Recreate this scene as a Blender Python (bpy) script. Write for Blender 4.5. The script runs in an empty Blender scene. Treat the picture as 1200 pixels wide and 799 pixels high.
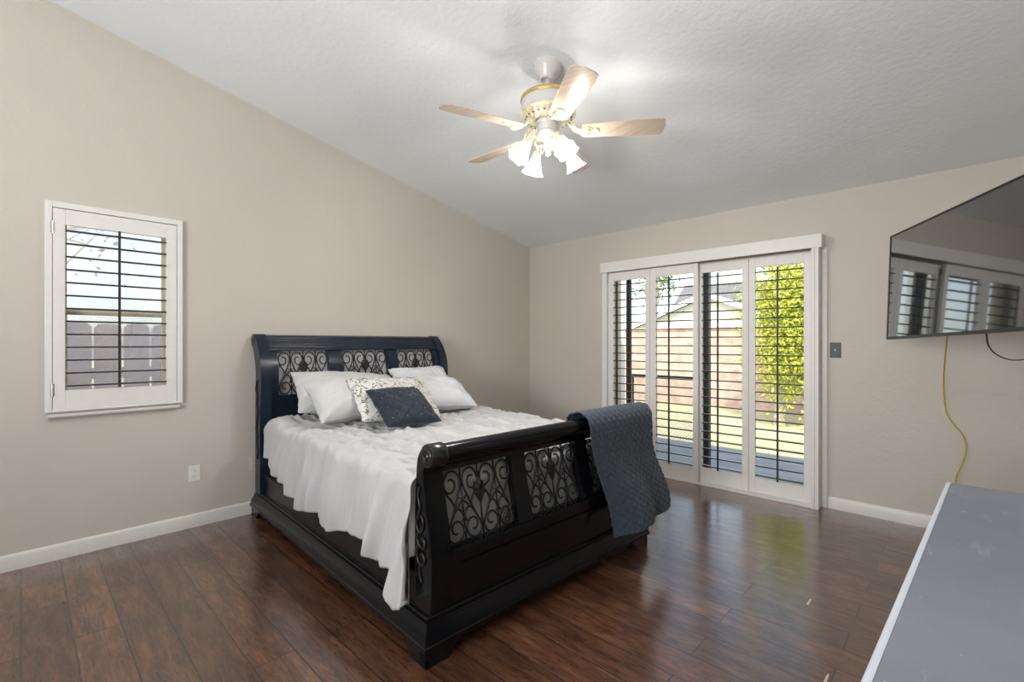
import bpy, math, random
from mathutils import Vector, Matrix, noise
random.seed(7)
SC = bpy.context.scene
COL = SC.collection
PI = math.pi

# ------------------------------------------------------------------ camera
YAW = math.radians(43.8687)
EYE = 1.297
cd = bpy.data.cameras.new('camera')
cam = bpy.data.objects.new('camera', cd); COL.objects.link(cam)
cam.location = (0, 0, EYE)
cam.rotation_euler = (PI / 2, 0, YAW)
cd.sensor_width = 36; cd.lens = 551.965 / 1200 * 36
cd.shift_y = 2.165 / 1200
cd.clip_start = 0.02; cd.clip_end = 300
SC.camera = cam
# ------------------------------------------------------------------ exposure
vs = SC.view_settings
vs.view_transform = 'Standard'; vs.look = 'None'; vs.gamma = 1; vs.exposure = 0.14
vs.use_curve_mapping = False
SC.cycles.max_bounces = 12
SC.cycles.diffuse_bounces = 6
SC.cycles.transparent_max_bounces = 16
SC.cycles.sample_clamp_indirect = 6
SC.cycles.caustics_reflective = False; SC.cycles.caustics_refractive = False
SC.cycles.use_denoising = True
# ------------------------------------------------------------------ sky
SKY = .45
w = bpy.data.worlds.new('sky'); SC.world = w; w.use_nodes = True
nt = w.node_tree; nt.nodes.clear()
wo = nt.nodes.new('ShaderNodeOutputWorld'); wb = nt.nodes.new('ShaderNodeBackground')
st = nt.nodes.new('ShaderNodeTexSky'); st.sky_type = 'NISHITA'; st.sun_disc = False
st.sun_elevation = math.radians(40); st.sun_rotation = PI; st.dust_density = 2.0; st.air_density = 1.0; st.ozone_density = 1.5
wb.inputs['Strength'].default_value = SKY
hs_ = nt.nodes.new('ShaderNodeHueSaturation'); hs_.inputs['Saturation'].default_value = .62
nt.links.new(st.outputs[0], hs_.inputs['Color']); nt.links.new(hs_.outputs[0], wb.inputs[0]); nt.links.new(wb.outputs[0], wo.inputs[0])
# ------------------------------------------------------------------ sun and area lights
def light(name, kind, loc, energy, color=(1, 1, 1), **k):
    ld = bpy.data.lights.new(name, kind); ld.energy = energy; ld.color = color
    for a, v in k.items(): setattr(ld, a, v)
    o = bpy.data.objects.new(name, ld); COL.objects.link(o); o.location = loc
    return o
sun = light('sun', 'SUN', (4, -5, 12), 5.6, (1.0, .93, .82), angle=math.radians(1.0))
sun.rotation_euler = (math.radians(42), 0, math.radians(32))          # from behind the house, over its roof
# added fill light behind the camera, and the door / window openings as portals
FILL_LIGHT = light('added_rear_fill', 'AREA', (-.72, -2.56, 1.55), 185, (.93, .965, 1.0), shape='RECTANGLE', size=1.9, size_y=1.3)
FILL_LIGHT.rotation_euler = (math.radians(90 + 48), 0, math.radians(0))     # fill tilted up to brighten the ceiling
for nm_, lc_, rt_, sx_, sy_ in (('portal_sliding_door', (-1.79, 4.60, 1.03), (math.radians(-90), 0, 0), 1.86, 2.05), ('portal_left_window', (-4.06, .43, 1.5), (math.radians(90), 0, math.radians(-90)), .6, 1.2)):
    po = light(nm_, 'AREA', lc_, 1, shape='RECTANGLE', size=sx_, size_y=sy_); po.rotation_euler = rt_; po.data.cycles.is_portal = True
BULB_W = 21

# ================================================================== helpers
def node_mat(name):
    m = bpy.data.materials.new(name); m.use_nodes = True
    n = m.node_tree; b = n.nodes['Principled BSDF']
    return m, n, b
def setp(b, **k):
    for a, v in k.items():
        b.inputs[a.replace('_', ' ')].default_value = v
def tex_coord(n, scale=(1, 1, 1), rot=(0, 0, 0), loc=(0, 0, 0), kind='Object'):
    tc = n.nodes.new('ShaderNodeTexCoord'); mp = n.nodes.new('ShaderNodeMapping')
    mp.inputs['Scale'].default_value = scale; mp.inputs['Rotation'].default_value = rot; mp.inputs['Location'].default_value = loc
    n.links.new(tc.outputs[kind], mp.inputs[0]); return mp.outputs[0]
def noise_tex(n, vec, scale, detail=3, rough=.5, dist=0):
    t = n.nodes.new('ShaderNodeTexNoise'); t.inputs['Scale'].default_value = scale
    t.inputs['Detail'].default_value = detail; t.inputs['Roughness'].default_value = rough; t.inputs['Distortion'].default_value = dist
    n.links.new(vec, t.inputs['Vector']); return t.outputs['Fac']
def ramp(n, fac, stops):
    r = n.nodes.new('ShaderNodeValToRGB'); e = r.color_ramp.elements
    e[0].position, e[0].color = stops[0][0], (*stops[0][1], 1)
    e[1].position, e[1].color = stops[-1][0], (*stops[-1][1], 1)
    for p, c in stops[1:-1]:
        x = e.new(p); x.color = (*c, 1)
    n.links.new(fac, r.inputs[0]); return r.outputs[0]
def bump(n, b, h, strength=.2, dist=.01, prev=None):
    bp = n.nodes.new('ShaderNodeBump'); bp.inputs['Strength'].default_value = strength; bp.inputs['Distance'].default_value = dist
    n.links.new(h, bp.inputs['Height'])
    if prev: n.links.new(prev, bp.inputs['Normal'])
    n.links.new(bp.outputs[0], b.inputs['Normal']); return bp.outputs[0]
def mixc(n, a, b_, fac, mode='MIX'):
    m = n.nodes.new('ShaderNodeMix'); m.data_type = 'RGBA'; m.blend_type = mode
    for s, v in ((0, fac), (6, a), (7, b_)):
        if hasattr(v, 'links'): n.links.new(v, m.inputs[s])
        else: m.inputs[s].default_value = v if s == 0 else (*v, 1)
    return m.outputs[2]
def math_n(n, op, a, b_=0.0):
    m = n.nodes.new('ShaderNodeMath'); m.operation = op
    for s, v in ((0, a), (1, b_)):
        if hasattr(v, 'links'): n.links.new(v, m.inputs[s])
        else: m.inputs[s].default_value = v
    return m.outputs[0]
def plain(name, col, rough=.5, metal=0.0, var=.06, scale=20, bmp=0.0, bscale=200, spec=.5, coat=0.0):
    m, n, b = node_mat(name)
    v = tex_coord(n)
    f = noise_tex(n, v, scale, 4)
    lo = tuple(c * (1 - var) for c in col); hi = tuple(min(1, c * (1 + var)) for c in col)
    n.links.new(ramp(n, f, [(.3, lo), (.7, hi)]), b.inputs['Base Color'])
    setp(b, Roughness=rough, Metallic=metal, Specular_IOR_Level=spec, Coat_Weight=coat)
    if bmp: bump(n, b, noise_tex(n, v, bscale, 3), bmp, .002)
    return m

class MB:
    """collects geometry for one mesh object"""
    def __init__(s): s.v = []; s.f = []; s.m = []
    def add(s, verts, faces, mi=0):
        o = len(s.v); s.v += [tuple(p) for p in verts]
        for f in faces: s.f.append(tuple(i + o for i in f)); s.m.append(mi)
        return s
    def box(s, a, b, mi=0):
        x0, y0, z0 = a; x1, y1, z1 = b
        if x0 > x1: x0, x1 = x1, x0
        if y0 > y1: y0, y1 = y1, y0
        if z0 > z1: z0, z1 = z1, z0
        return s.add([(x0,y0,z0),(x1,y0,z0),(x1,y1,z0),(x0,y1,z0),(x0,y0,z1),(x1,y0,z1),(x1,y1,z1),(x0,y1,z1)],
                     [(0,3,2,1),(4,5,6,7),(0,1,5,4),(1,2,6,5),(2,3,7,6),(3,0,4,7)], mi)
    def prism(s, poly, fn, t0, t1, mi=0):
        """poly: 2-D outline; fn(a, b, t) -> point; extruded t0..t1"""
        n = len(poly)
        vs_ = [fn(a, b, t0) for a, b in poly] + [fn(a, b, t1) for a, b in poly]
        fs = [tuple(range(n - 1, -1, -1)), tuple(range(n, 2 * n))]
        fs += [(i, (i + 1) % n, (i + 1) % n + n, i + n) for i in range(n)]
        return s.add(vs_, fs, mi)
    def tube(s, pts, r, n=8, closed=False, mi=0, flat=None):
        pts = [Vector(p) for p in pts]; N = len(pts); rings = []
        rr = r if callable(r) else (lambda t: r)
        prev = None
        for i, p in enumerate(pts):
            if closed: t = pts[(i + 1) % N] - pts[i - 1]
            else: t = pts[min(i + 1, N - 1)] - pts[max(i - 1, 0)]
            if t.length < 1e-9: t = Vector((0, 0, 1))
            t.normalize()
            if prev is None:
                a = Vector((0, 0, 1)) if abs(t.z) < .9 else Vector((1, 0, 0))
                u = t.cross(a).normalized()
            else:
                u = (prev - t * prev.dot(t))
                u = u.normalized() if u.length > 1e-6 else t.cross(Vector((0, 0, 1))).normalized()
            prev = u; w_ = t.cross(u)
            R = rr(i / max(1, N - 1))
            rings.append([p + (u * math.cos(2 * PI * k / n) + w_ * math.sin(2 * PI * k / n)) * R for k in range(n)])
        vs_ = [q for g in rings for q in g]; fs = []
        for i in range(N if closed else N - 1):
            j = (i + 1) % N
            for k in range(n): fs.append((i*n+k, i*n+(k+1)%n, j*n+(k+1)%n, j*n+k))
        if not closed: fs.append(tuple(range(n - 1, -1, -1))); fs.append(tuple(range((N-1)*n, N*n)))
        return s.add(vs_, fs, mi)
    def lathe(s, prof, n=24, M=None, mi=0, wob=None):
        """prof: (r, z) list round the local z axis"""
        M = M or Matrix(); vs_ = []; fs = []
        for i, (r, z) in enumerate(prof):
            for k in range(n):
                a = 2 * PI * k / n; q = r
                if wob: q = r * wob(i / (len(prof) - 1), a)
                vs_.append(M @ Vector((q * math.cos(a), q * math.sin(a), z)))
        for i in range(len(prof) - 1):
            for k in range(n): fs.append((i*n+k, i*n+(k+1)%n, (i+1)*n+(k+1)%n, (i+1)*n+k))
        if prof[0][0] > 1e-4: fs.append(tuple(range(n - 1, -1, -1)))
        if prof[-1][0] > 1e-4: fs.append(tuple(range((len(prof)-1)*n, len(prof)*n)))
        return s.add(vs_, fs, mi)
    def grid(s, nu, nv, fn, mi=0):
        vs_ = [fn(i / nu, j / nv) for i in range(nu + 1) for j in range(nv + 1)]
        W = nv + 1
        return s.add(vs_, [(i*W+j, (i+1)*W+j, (i+1)*W+j+1, i*W+j+1) for i in range(nu) for j in range(nv)], mi)
    def build(s, name, mats, parent=None, smooth=False, bevel=0, solid=0, segs=2, sub=0, angle=40):
        me = bpy.data.meshes.new(name); me.from_pydata(s.v, [], s.f)
        mats = mats if isinstance(mats, (list, tuple)) else [mats]
        for m in mats: me.materials.append(m)
        for p, mi in zip(me.polygons, s.m): p.material_index = mi
        if smooth:
            for p in me.polygons: p.use_smooth = True
        me.validate(); me.update()
        o = bpy.data.objects.new(name, me); COL.objects.link(o)
        if parent: o.parent = parent
        if solid:
            q = o.modifiers.new('s', 'SOLIDIFY'); q.thickness = solid; q.offset = -1
        if bevel:
            q = o.modifiers.new('b', 'BEVEL'); q.width = bevel; q.segments = segs; q.limit_method = 'ANGLE'; q.angle_limit = math.radians(angle)
            q.harden_normals = False
        if sub:
            q = o.modifiers.new('u', 'SUBSURF'); q.levels = sub; q.render_levels = sub
        return o
def autosmooth(o, deg=35):
    for p in o.data.polygons: p.use_smooth = True
    try: o.data.set_sharp_from_angle(angle=math.radians(deg))
    except Exception: pass
    return o
def empty(name, loc=(0, 0, 0), rz=0):
    o = bpy.data.objects.new(name, None); COL.objects.link(o); o.location = loc; o.rotation_euler = (0, 0, rz)
    o.empty_display_size = .1
    return o
def tag(o, label=None, cat=None, group=None, kind=None):
    if label: o['label'] = label
    if cat: o['category'] = cat
    if group: o['group'] = group
    if kind: o['kind'] = kind
    return o
def struct(o): o['kind'] = 'structure'; return o
def catmull(pts, k=6, closed=False):
    P = [Vector(p) for p in pts]; N = len(P); out = []
    rng = range(N) if closed else range(N - 1)
    for i in rng:
        p0 = P[(i-1) % N] if closed or i > 0 else P[0]; p1 = P[i]; p2 = P[(i+1) % N]
        p3 = P[(i+2) % N] if closed or i + 2 < N else P[-1]
        for j in range(k):
            t = j / k
            out.append(.5*((2*p1)+(-p0+p2)*t+(2*p0-5*p1+4*p2-p3)*t*t+(-p0+3*p1-3*p2+p3)*t*t*t))
    if not closed: out.append(P[-1])
    return out
def interp(tab, x):
    if x <= tab[0][0]: return tab[0][1]
    for (a, b), (c, d) in zip(tab, tab[1:]):
        if x <= c: return b + (d - b) * (x - a) / (c - a)
    return tab[-1][1]
def sstep(a, b, x):
    t = max(0, min(1, (x - a) / (b - a))); return t * t * (3 - 2 * t)

# ================================================================== materials
def mat_wall(name, col):
    m, n, b = node_mat(name); v = tex_coord(n)
    f = noise_tex(n, v, 1.2, 3)
    n.links.new(ramp(n, f, [(.3, tuple(c*.97 for c in col)), (.7, tuple(c*1.03 for c in col))]), b.inputs['Base Color'])
    setp(b, Roughness=.55, Specular_IOR_Level=.35)
    k = noise_tex(n, v, 26, 5, .62)
    bump(n, b, ramp(n, k, [(.42, (0,0,0)), (.62, (1,1,1))]), .16, .004)
    return m
M_WALL = mat_wall('wall_paint_beige', (.55, .508, .452))
M_CEIL = mat_wall('ceiling_paint_white', (.82, .84, .86))
M_TRIM = plain('trim_white_gloss', (.70, .68, .64), .32, var=.02)
M_SHUT = plain('shutter_white', (.74, .72, .69), .38, var=.02)
M_BACKLIT = plain('shutter_backlit_shade', (.018, .014, .012), .5)  # backlit darkness of white rods and slat edges, put into the colour
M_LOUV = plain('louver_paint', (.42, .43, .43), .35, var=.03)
M_BLACK = plain('black_lacquer', (.004, .0045, .006), .17, var=.3, scale=8, spec=.32)
M_BLACKSIDE = plain('black_lacquer_worn', (.007, .007, .008), .32, var=.4, scale=14, spec=.4)
M_HEAD = plain('blue_black_lacquer', (.007, .014, .025), .27, var=.15, spec=.4)
M_IRON = plain('dark_iron', (.012, .012, .014), .42, .4, bmp=.3)
M_BRONZE = plain('aged_bronze', (.035, .030, .024), .3, .5, var=.4, scale=60)
M_FOOT_LIT = plain('foot_lit_brown', (.035, .012, .008), .3, var=.3)  # far foot is black too; the light on it is painted as brown
M_PLATE = plain('outlet_plastic', (.72, .70, .66), .35, var=.02)
M_PLATE2 = plain('beige_plastic', (.60, .54, .44), .4, var=.02)
M_SLOT = plain('dark_slot', (.03, .03, .03), .5)
M_SWITCH = plain('bronze_switch_plate', (.035, .030, .027), .4, var=.2)
M_TVBODY = plain('tv_black_plastic', (.012, .012, .013), .35, var=.1)
M_YEL = plain('yellow_cable', (.62, .42, .03), .45)
M_BLK = plain('black_cable', (.01, .01, .01), .45)
M_BRASS = plain('polished_brass', (.78, .58, .22), .22, .9, var=.1)
M_FANW = plain('fan_white_enamel', (.62, .60, .58), .25, var=.03)
M_IVORY = plain('ivory_gold_scroll', (.72, .66, .46), .3, .35, var=.2, scale=60)
M_METAL = plain('nickel', (.5, .48, .45), .25, .9)
M_DARKFRAME = plain('dark_bronze_aluminium', (.028, .027, .028), .45, var=.2)
M_VINYL = plain('almond_vinyl', (.60, .56, .40), .45, var=.03)

def mat_screen():
    m, n, b = node_mat('tv_screen_glass'); v = tex_coord(n)
    n.links.new(ramp(n, noise_tex(n, v, 3), [(.3, (.006,.006,.006)), (.7, (.008,.008,.008))]), b.inputs['Base Color'])
    setp(b, Roughness=.055, Specular_IOR_Level=1.0, Coat_Weight=1.0, Coat_Roughness=.03, Coat_IOR=1.9); return m
M_SCREEN = mat_screen()

def mat_floor():
    m, n, b = node_mat('hand_scraped_plank_floor')
    v = tex_coord(n, loc=(0.37, .003, 0))
    br = n.nodes.new('ShaderNodeTexBrick'); n.links.new(v, br.inputs['Vector'])
    br.offset = .37; br.offset_frequency = 2; br.squash = 1
    br.inputs['Scale'].default_value = 1; br.inputs['Brick Width'].default_value = 1.22; br.inputs['Row Height'].default_value = .1605
    br.inputs['Mortar Size'].default_value = .0032; br.inputs['Mortar Smooth'].default_value = .15; br.inputs['Bias'].default_value = 0
    br.inputs['Color1'].default_value = (0, 0, 0, 1); br.inputs['Color2'].default_value = (1, 1, 1, 1); br.inputs['Mortar'].default_value = (.5, .5, .5, 1)
    # per plank shift of the grain
    sc = n.nodes.new('ShaderNodeVectorMath'); sc.operation = 'SCALE'; n.links.new(br.outputs['Color'], sc.inputs[0]); sc.inputs['Scale'].default_value = 13
    ad = n.nodes.new('ShaderNodeVectorMath'); ad.operation = 'ADD'; n.links.new(v, ad.inputs[0]); n.links.new(sc.outputs[0], ad.inputs[1])
    mp = n.nodes.new('ShaderNodeMapping'); mp.inputs['Scale'].default_value = (1.0, 4.5, 1); n.links.new(ad.outputs[0], mp.inputs[0])
    g = noise_tex(n, mp.outputs[0], 1.7, 4, .55, .6)
    # cathedral figure: contour lines of the stretched noise
    c = math_n(n, 'SINE', math_n(n, 'MULTIPLY', g, 75))
    c = math_n(n, 'ADD', math_n(n, 'MULTIPLY', c, .5), .5)
    mp2 = n.nodes.new('ShaderNodeMapping'); mp2.inputs['Scale'].default_value = (2.2, 30, 1); n.links.new(ad.outputs[0], mp2.inputs[0])
    fine = noise_tex(n, mp2.outputs[0], 5, 6, .7)
    med = noise_tex(n, mp.outputs[0], 4.5, 5, .65, .3)
    base = ramp(n, med, [(.28, (.032, .011, .006)), (.5, (.092, .036, .019)), (.72, (.20, .088, .044))])
    figure = mixc(n, base, (.17, .085, .048), math_n(n, 'MULTIPLY', math_n(n, 'POWER', c, 3.0), .34))
    tone = ramp(n, br.outputs['Color'], [(0, (.72, .70, .70)), (1, (1.28, 1.28, 1.28))])
    t = mixc(n, figure, tone, 1.0, 'MULTIPLY')
    t = mixc(n, t, ramp(n, fine, [(.35, (.66,.66,.66)), (.65, (1.2,1.2,1.2))]), .9, 'MULTIPLY')
    t = mixc(n, t, (.006, .003, .002), math_n(n, 'MULTIPLY', br.outputs['Fac'], .97))
    n.links.new(t, b.inputs['Base Color'])
    rr = ramp(n, fine, [(.3, (.24,.24,.24)), (.7, (.34,.34,.34))]); n.links.new(rr, b.inputs['Roughness'])
    setp(b, Specular_IOR_Level=.3, Coat_Weight=1.0, Coat_Roughness=.15, Coat_IOR=1.78)
    wv = noise_tex(n, mp.outputs[0], 7, 2)
    h = math_n(n, 'ADD', math_n(n, 'MULTIPLY', fine, .45), math_n(n, 'MULTIPLY', wv, 1.2))
    h = math_n(n, 'SUBTRACT', h, math_n(n, 'MULTIPLY', br.outputs['Fac'], 2.0))
    o_ = bump(n, b, h, .28, .0022); n.links.new(o_, b.inputs['Coat Normal'])
    return m
M_FLOOR = mat_floor()

def mat_cloth(name, col, stripe=0.0, rough=.85, scale=900, bmp=.15):
    m, n, b = node_mat(name); v = tex_coord(n)
    f = noise_tex(n, v, 7, 4)
    c = ramp(n, f, [(.3, tuple(x*.95 for x in col)), (.7, col)])
    if stripe:
        wv = n.nodes.new('ShaderNodeTexWave'); wv.bands_direction = 'X'; wv.inputs['Scale'].default_value = 60
        vv = tex_coord(n, kind='UV'); n.links.new(vv, wv.inputs['Vector'])
        c = mixc(n, c, tuple(x*k for x, k in zip(col, (.70, .66, .60))), math_n(n, 'MULTIPLY', wv.outputs['Fac'], stripe))
    n.links.new(c, b.inputs['Base Color'])
    setp(b, Roughness=rough, Specular_IOR_Level=.2, Sheen_Weight=.2)
    bump(n, b, noise_tex(n, v, scale, 2), bmp, .001)
    return m
M_SHEET = mat_cloth('white_pinstripe_sheet', (.53, .535, .55), .6)
M_PILLOW = mat_cloth('white_cotton', (.62, .625, .645))
M_PILLOW2 = mat_cloth('off_white_cotton', (.55, .55, .54))
M_MATT = mat_cloth('mattress_ticking', (.6, .6, .62))
M_NAVY = mat_cloth('navy_pintuck', (.012, .018, .032), rough=.6)
M_QUILT = mat_cloth('slate_blue_quilt', (.040, .052, .075), rough=.65, scale=500, bmp=.4)

def mat_floral():
    m, n, b = node_mat('floral_print'); v = tex_coord(n)
    base = (.62, .61, .57)
    nn = noise_tex(n, v, 11, 3, .55, .8)
    ln = math_n(n, 'ABSOLUTE', math_n(n, 'SUBTRACT', nn, .5)); ln = math_n(n, 'LESS_THAN', ln, .012)
    n2 = noise_tex(n, v, 34, 3, .6, 1.5); sp = math_n(n, 'GREATER_THAN', n2, .57)
    reg = math_n(n, 'GREATER_THAN', noise_tex(n, v, 8, 2), .50)
    sp = math_n(n, 'MULTIPLY', sp, reg)
    k = math_n(n, 'MAXIMUM', ln, sp)
    col = ramp(n, noise_tex(n, v, 6), [(.45, (.035, .04, .05)), (.6, (.16, .18, .11))])
    n.links.new(mixc(n, base, col, math_n(n, 'MULTIPLY', k, .85)), b.inputs['Base Color'])
    setp(b, Roughness=.85, Specular_IOR_Level=.2); return m
M_FLORAL = mat_floral()

def mat_glass(name, tint=(1, 1, 1), refl=.06):
    m = bpy.data.materials.new(name); m.use_nodes = True; n = m.node_tree; n.nodes.clear()
    o = n.nodes.new('ShaderNodeOutputMaterial'); t = n.nodes.new('ShaderNodeBsdfTransparent'); g = n.nodes.new('ShaderNodeBsdfGlossy')
    t.inputs[0].default_value = (*tint, 1); g.inputs['Roughness'].default_value = .02
    lw = n.nodes.new('ShaderNodeLayerWeight'); lw.inputs[0].default_value = .5
    fo = math_n(n, 'ADD', math_n(n, 'MULTIPLY', math_n(n, 'POWER', lw.outputs['Facing'], 5.0), .5), .02)
    mx = n.nodes.new('ShaderNodeMixShader'); n.links.new(fo, mx.inputs[0])
    n.links.new(t.outputs[0], mx.inputs[1]); n.links.new(g.outputs[0], mx.inputs[2]); n.links.new(mx.outputs[0], o.inputs[0])
    return m
M_GLASS = mat_glass('window_glass', (.96, .98, .97))
def mat_shade():
    m = bpy.data.materials.new('frosted_tulip_glass'); m.use_nodes = True; n = m.node_tree; n.nodes.clear()
    o = n.nodes.new('ShaderNodeOutputMaterial'); t = n.nodes.new('ShaderNodeBsdfTransparent'); d = n.nodes.new('ShaderNodeBsdfTranslucent')
    g = n.nodes.new('ShaderNodeBsdfPrincipled'); g.inputs['Base Color'].default_value = (.85, .85, .85, 1); g.inputs['Roughness'].default_value = .2
    d.inputs[0].default_value = (.6, .6, .6, 1)
    a = n.nodes.new('ShaderNodeMixShader'); a.inputs[0].default_value = .5; n.links.new(d.outputs[0], a.inputs[1]); n.links.new(g.outputs[0], a.inputs[2])
    v = tex_coord(n); k = ramp(n, noise_tex(n, v, 40, 2), [(.4, (.62,.62,.62)), (.6, (.82,.82,.82))])
    mx = n.nodes.new('ShaderNodeMixShader'); n.links.new(k, mx.inputs[0])
    n.links.new(t.outputs[0], mx.inputs[1]); n.links.new(a.outputs[0], mx.inputs[2]); n.links.new(mx.outputs[0], o.inputs[0]); return m
M_SHADE = mat_shade()
def mat_emit(name, col, s):
    m, n, b = node_mat(name); setp(b, Base_Color=(*col, 1), Emission_Color=(*col, 1), Emission_Strength=s); return m
M_BULB = mat_emit('lit_bulb', (1, .95, .88), 3)
def mat_blade():
    m, n, b = node_mat('bleached_oak_blade'); v = tex_coord(n, (3, 40, 3))
    f = noise_tex(n, v, 1.5, 4)
    n.links.new(ramp(n, f, [(.3, (.50, .40, .30)), (.7, (.64, .53, .42))]), b.inputs['Base Color'])
    setp(b, Roughness=.22, Coat_Weight=.7, Coat_Roughness=.08); return m
M_BLADE = mat_blade()
def mat_dresser():
    m, n, b = node_mat('worn_grey_top'); v = tex_coord(n); v2 = tex_coord(n, (14, 3, 3), (0, 0, .5))
    c = ramp(n, noise_tex(n, v, 3, 4), [(.3, (.18, .20, .24)), (.7, (.25, .27, .315))])
    s = noise_tex(n, v2, 2.2, 5, .7); c = mixc(n, c, (.38, .39, .40), math_n(n, 'MULTIPLY', ramp(n, s, [(.60, (0,0,0)), (.70, (1,1,1))]), .45))
    d = noise_tex(n, v, 55, 2); c = mixc(n, c, (.5, .5, .5), ramp(n, d, [(.75, (0,0,0)), (.80, (1,1,1))]))
    n.links.new(c, b.inputs['Base Color']); setp(b, Roughness=.55); bump(n, b, d, .1, .001); return m
M_DTOP = mat_dresser()
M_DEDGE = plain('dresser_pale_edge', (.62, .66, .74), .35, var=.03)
M_DBODY = plain('dresser_black_body', (.02, .02, .022), .35, var=.1)

# ================================================================== room shell
XL, XR, YB, YF = -3.923, .45, 4.40, -2.50
T = .12
def zc(y): return 2.4816 + .198176 * (YB - y)
def wall_x(name, x0, x1, holes, y0, y1, mat):
    """wall parallel to Y, sloped top"""
    mb = MB(); ys = sorted({y0, y1, *[h for H in holes for h in H[:2]]})
    for a, b in zip(ys, ys[1:]):
        H = [h for h in holes if h[0] <= a + 1e-6 and h[1] >= b - 1e-6]
        def pr(za0, za1, zb0, zb1):
            mb.add([(x0,a,za0),(x1,a,za0),(x1,b,zb0),(x0,b,zb0),(x0,a,za1),(x1,a,za1),(x1,b,zb1),(x0,b,zb1)],
                   [(0,3,2,1),(4,5,6,7),(0,1,5,4),(1,2,6,5),(2,3,7,6),(3,0,4,7)])
        if H:
            h = H[0]; pr(0, h[2], 0, h[2]); pr(h[3], zc(a)+.05, h[3], zc(b)+.05)
        else: pr(0, zc(a)+.05, 0, zc(b)+.05)
    return struct(mb.build(name, mat))
def wall_y(name, y0, y1, holes, x0, x1, top, mat):
    mb = MB(); xs = sorted({x0, x1, *[h for H in holes for h in H[:2]]})
    for a, b in zip(xs, xs[1:]):
        H = [h for h in holes if h[0] <= a + 1e-6 and h[1] >= b - 1e-6]
        if H:
            h = H[0]
            if h[2] > 0: mb.box((a, y0, 0), (b, y1, h[2]))
            mb.box((a, y0, h[3]), (b, y1, top))
        else: mb.box((a, y0, 0), (b, y1, top))
    return struct(mb.build(name, mat))
struct(MB().box((XL - T, YF - T, -.12), (XR + T, YB + .1, 0)).build('floor', M_FLOOR))
for jx, jy in ((-.563, 2.733), (-.386, 2.153)):
    wj = MB(); wj.add([(jx - .004, jy - .035, .0006), (jx + .006, jy - .04, .0006), (jx + .004, jy + .038, .0006), (jx - .003, jy + .030, .0006)], [(0, 1, 2, 3)])
    wj.build('worn_joint', plain('bare_wood', (.55, .42, .32), .6), bpy.data.objects['floor'])
cb = MB(); y0, y1 = -6.6, 4.62  # slab runs past the rear wall: unseen overhang added to block sun
cb.add([(XL-.5,y0,zc(y0)),(XR+2.5,y0,zc(y0)),(XR+2.5,y1,zc(y1)),(XL-.5,y1,zc(y1)),(XL-.5,y0,zc(y0)+.2),(XR+2.5,y0,zc(y0)+.2),(XR+2.5,y1,zc(y1)+.2),(XL-.5,y1,zc(y1)+.2)],
       [(0,3,2,1),(4,5,6,7),(0,1,5,4),(1,2,6,5),(2,3,7,6),(3,0,4,7)])
struct(cb.build('ceiling', M_CEIL))
WY0, WY1, WZ0, WZ1 = .14, .72, .93, 2.08
wall_x('wall_left', XL - T, XL, [(WY0, WY1, WZ0, WZ1)], YF, YB + T, M_WALL)
wall_x('wall_right', XR, XR + T, [], YF, YB + T, M_WALL)
DX0, DX1, DZ1 = -2.72, -.86, 2.05
wall_y('wall_back', YB, YB + T, [(DX0, DX1, 0, DZ1)], XL, XR, 2.5, M_WALL)
wall_y('wall_front', YF - T, YF, [(-1.7, .26, .9, 2.2)], XL - T, XR + T, zc(YF) + .1, M_WALL)  # opening cut for the added rear window
def base_prof(): return [(0, 0), (.014, 0), (.014, .074), (.010, .086), (.004, .092), (0, .092)]
def baseboard(name, fn, a, b):
    m = MB(); m.prism(base_prof(), fn, a, b); return struct(autosmooth(m.build(name, M_TRIM), 30))
baseboard('baseboard_left', lambda d, z, t: (XL + d, t, z), YF, YB)
baseboard('baseboard_back_right', lambda d, z, t: (t, YB - d, z), -.776, XR)
baseboard('baseboard_back_left', lambda d, z, t: (t, YB - d, z), XL, -2.80)
baseboard('baseboard_right', lambda d, z, t: (XR - d, t, z), YF, YB)
# door surround
t1 = MB(); t1.box((-.815, YB - .018, 0), (-.778, YB, 2.05)); struct(t1.build('trim_1', M_TRIM, bevel=.003))
t1 = MB(); t1.box((-.868, YB - .125, 0), (-.816, YB, 2.05)); t1.box((-.860, YB - .131, 0), (-.842, YB - .125, 2.05)); struct(t1.build('trim_2', M_SHUT, bevel=.003))
t1 = MB(); t1.box((-2.79, YB - .115, 0), (-2.735, YB, 2.05)); struct(t1.build('trim_3', M_SHUT, bevel=.003))
t1 = MB(); t1.box((-2.735, YB - .12, 0), (-.868, YB - .012, .012)); struct(t1.build('trim_4', M_TRIM, bevel=.002))
v_ = MB(); v_.box((-2.80, YB - .135, 2.037), (-.795, YB - .115, 2.142)); v_.box((-.815, YB - .115, 2.037), (-.795, YB, 2.142)); v_.box((-2.80, YB - .115, 2.037), (-2.78, YB, 2.142)); v_.box((-2.78, YB - .115, 2.122), (-.815, YB, 2.142))
tag(v_.build('door_valance', M_SHUT, bevel=.002), 'long white wooden valance box above the shuttered sliding door', 'valance')

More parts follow.
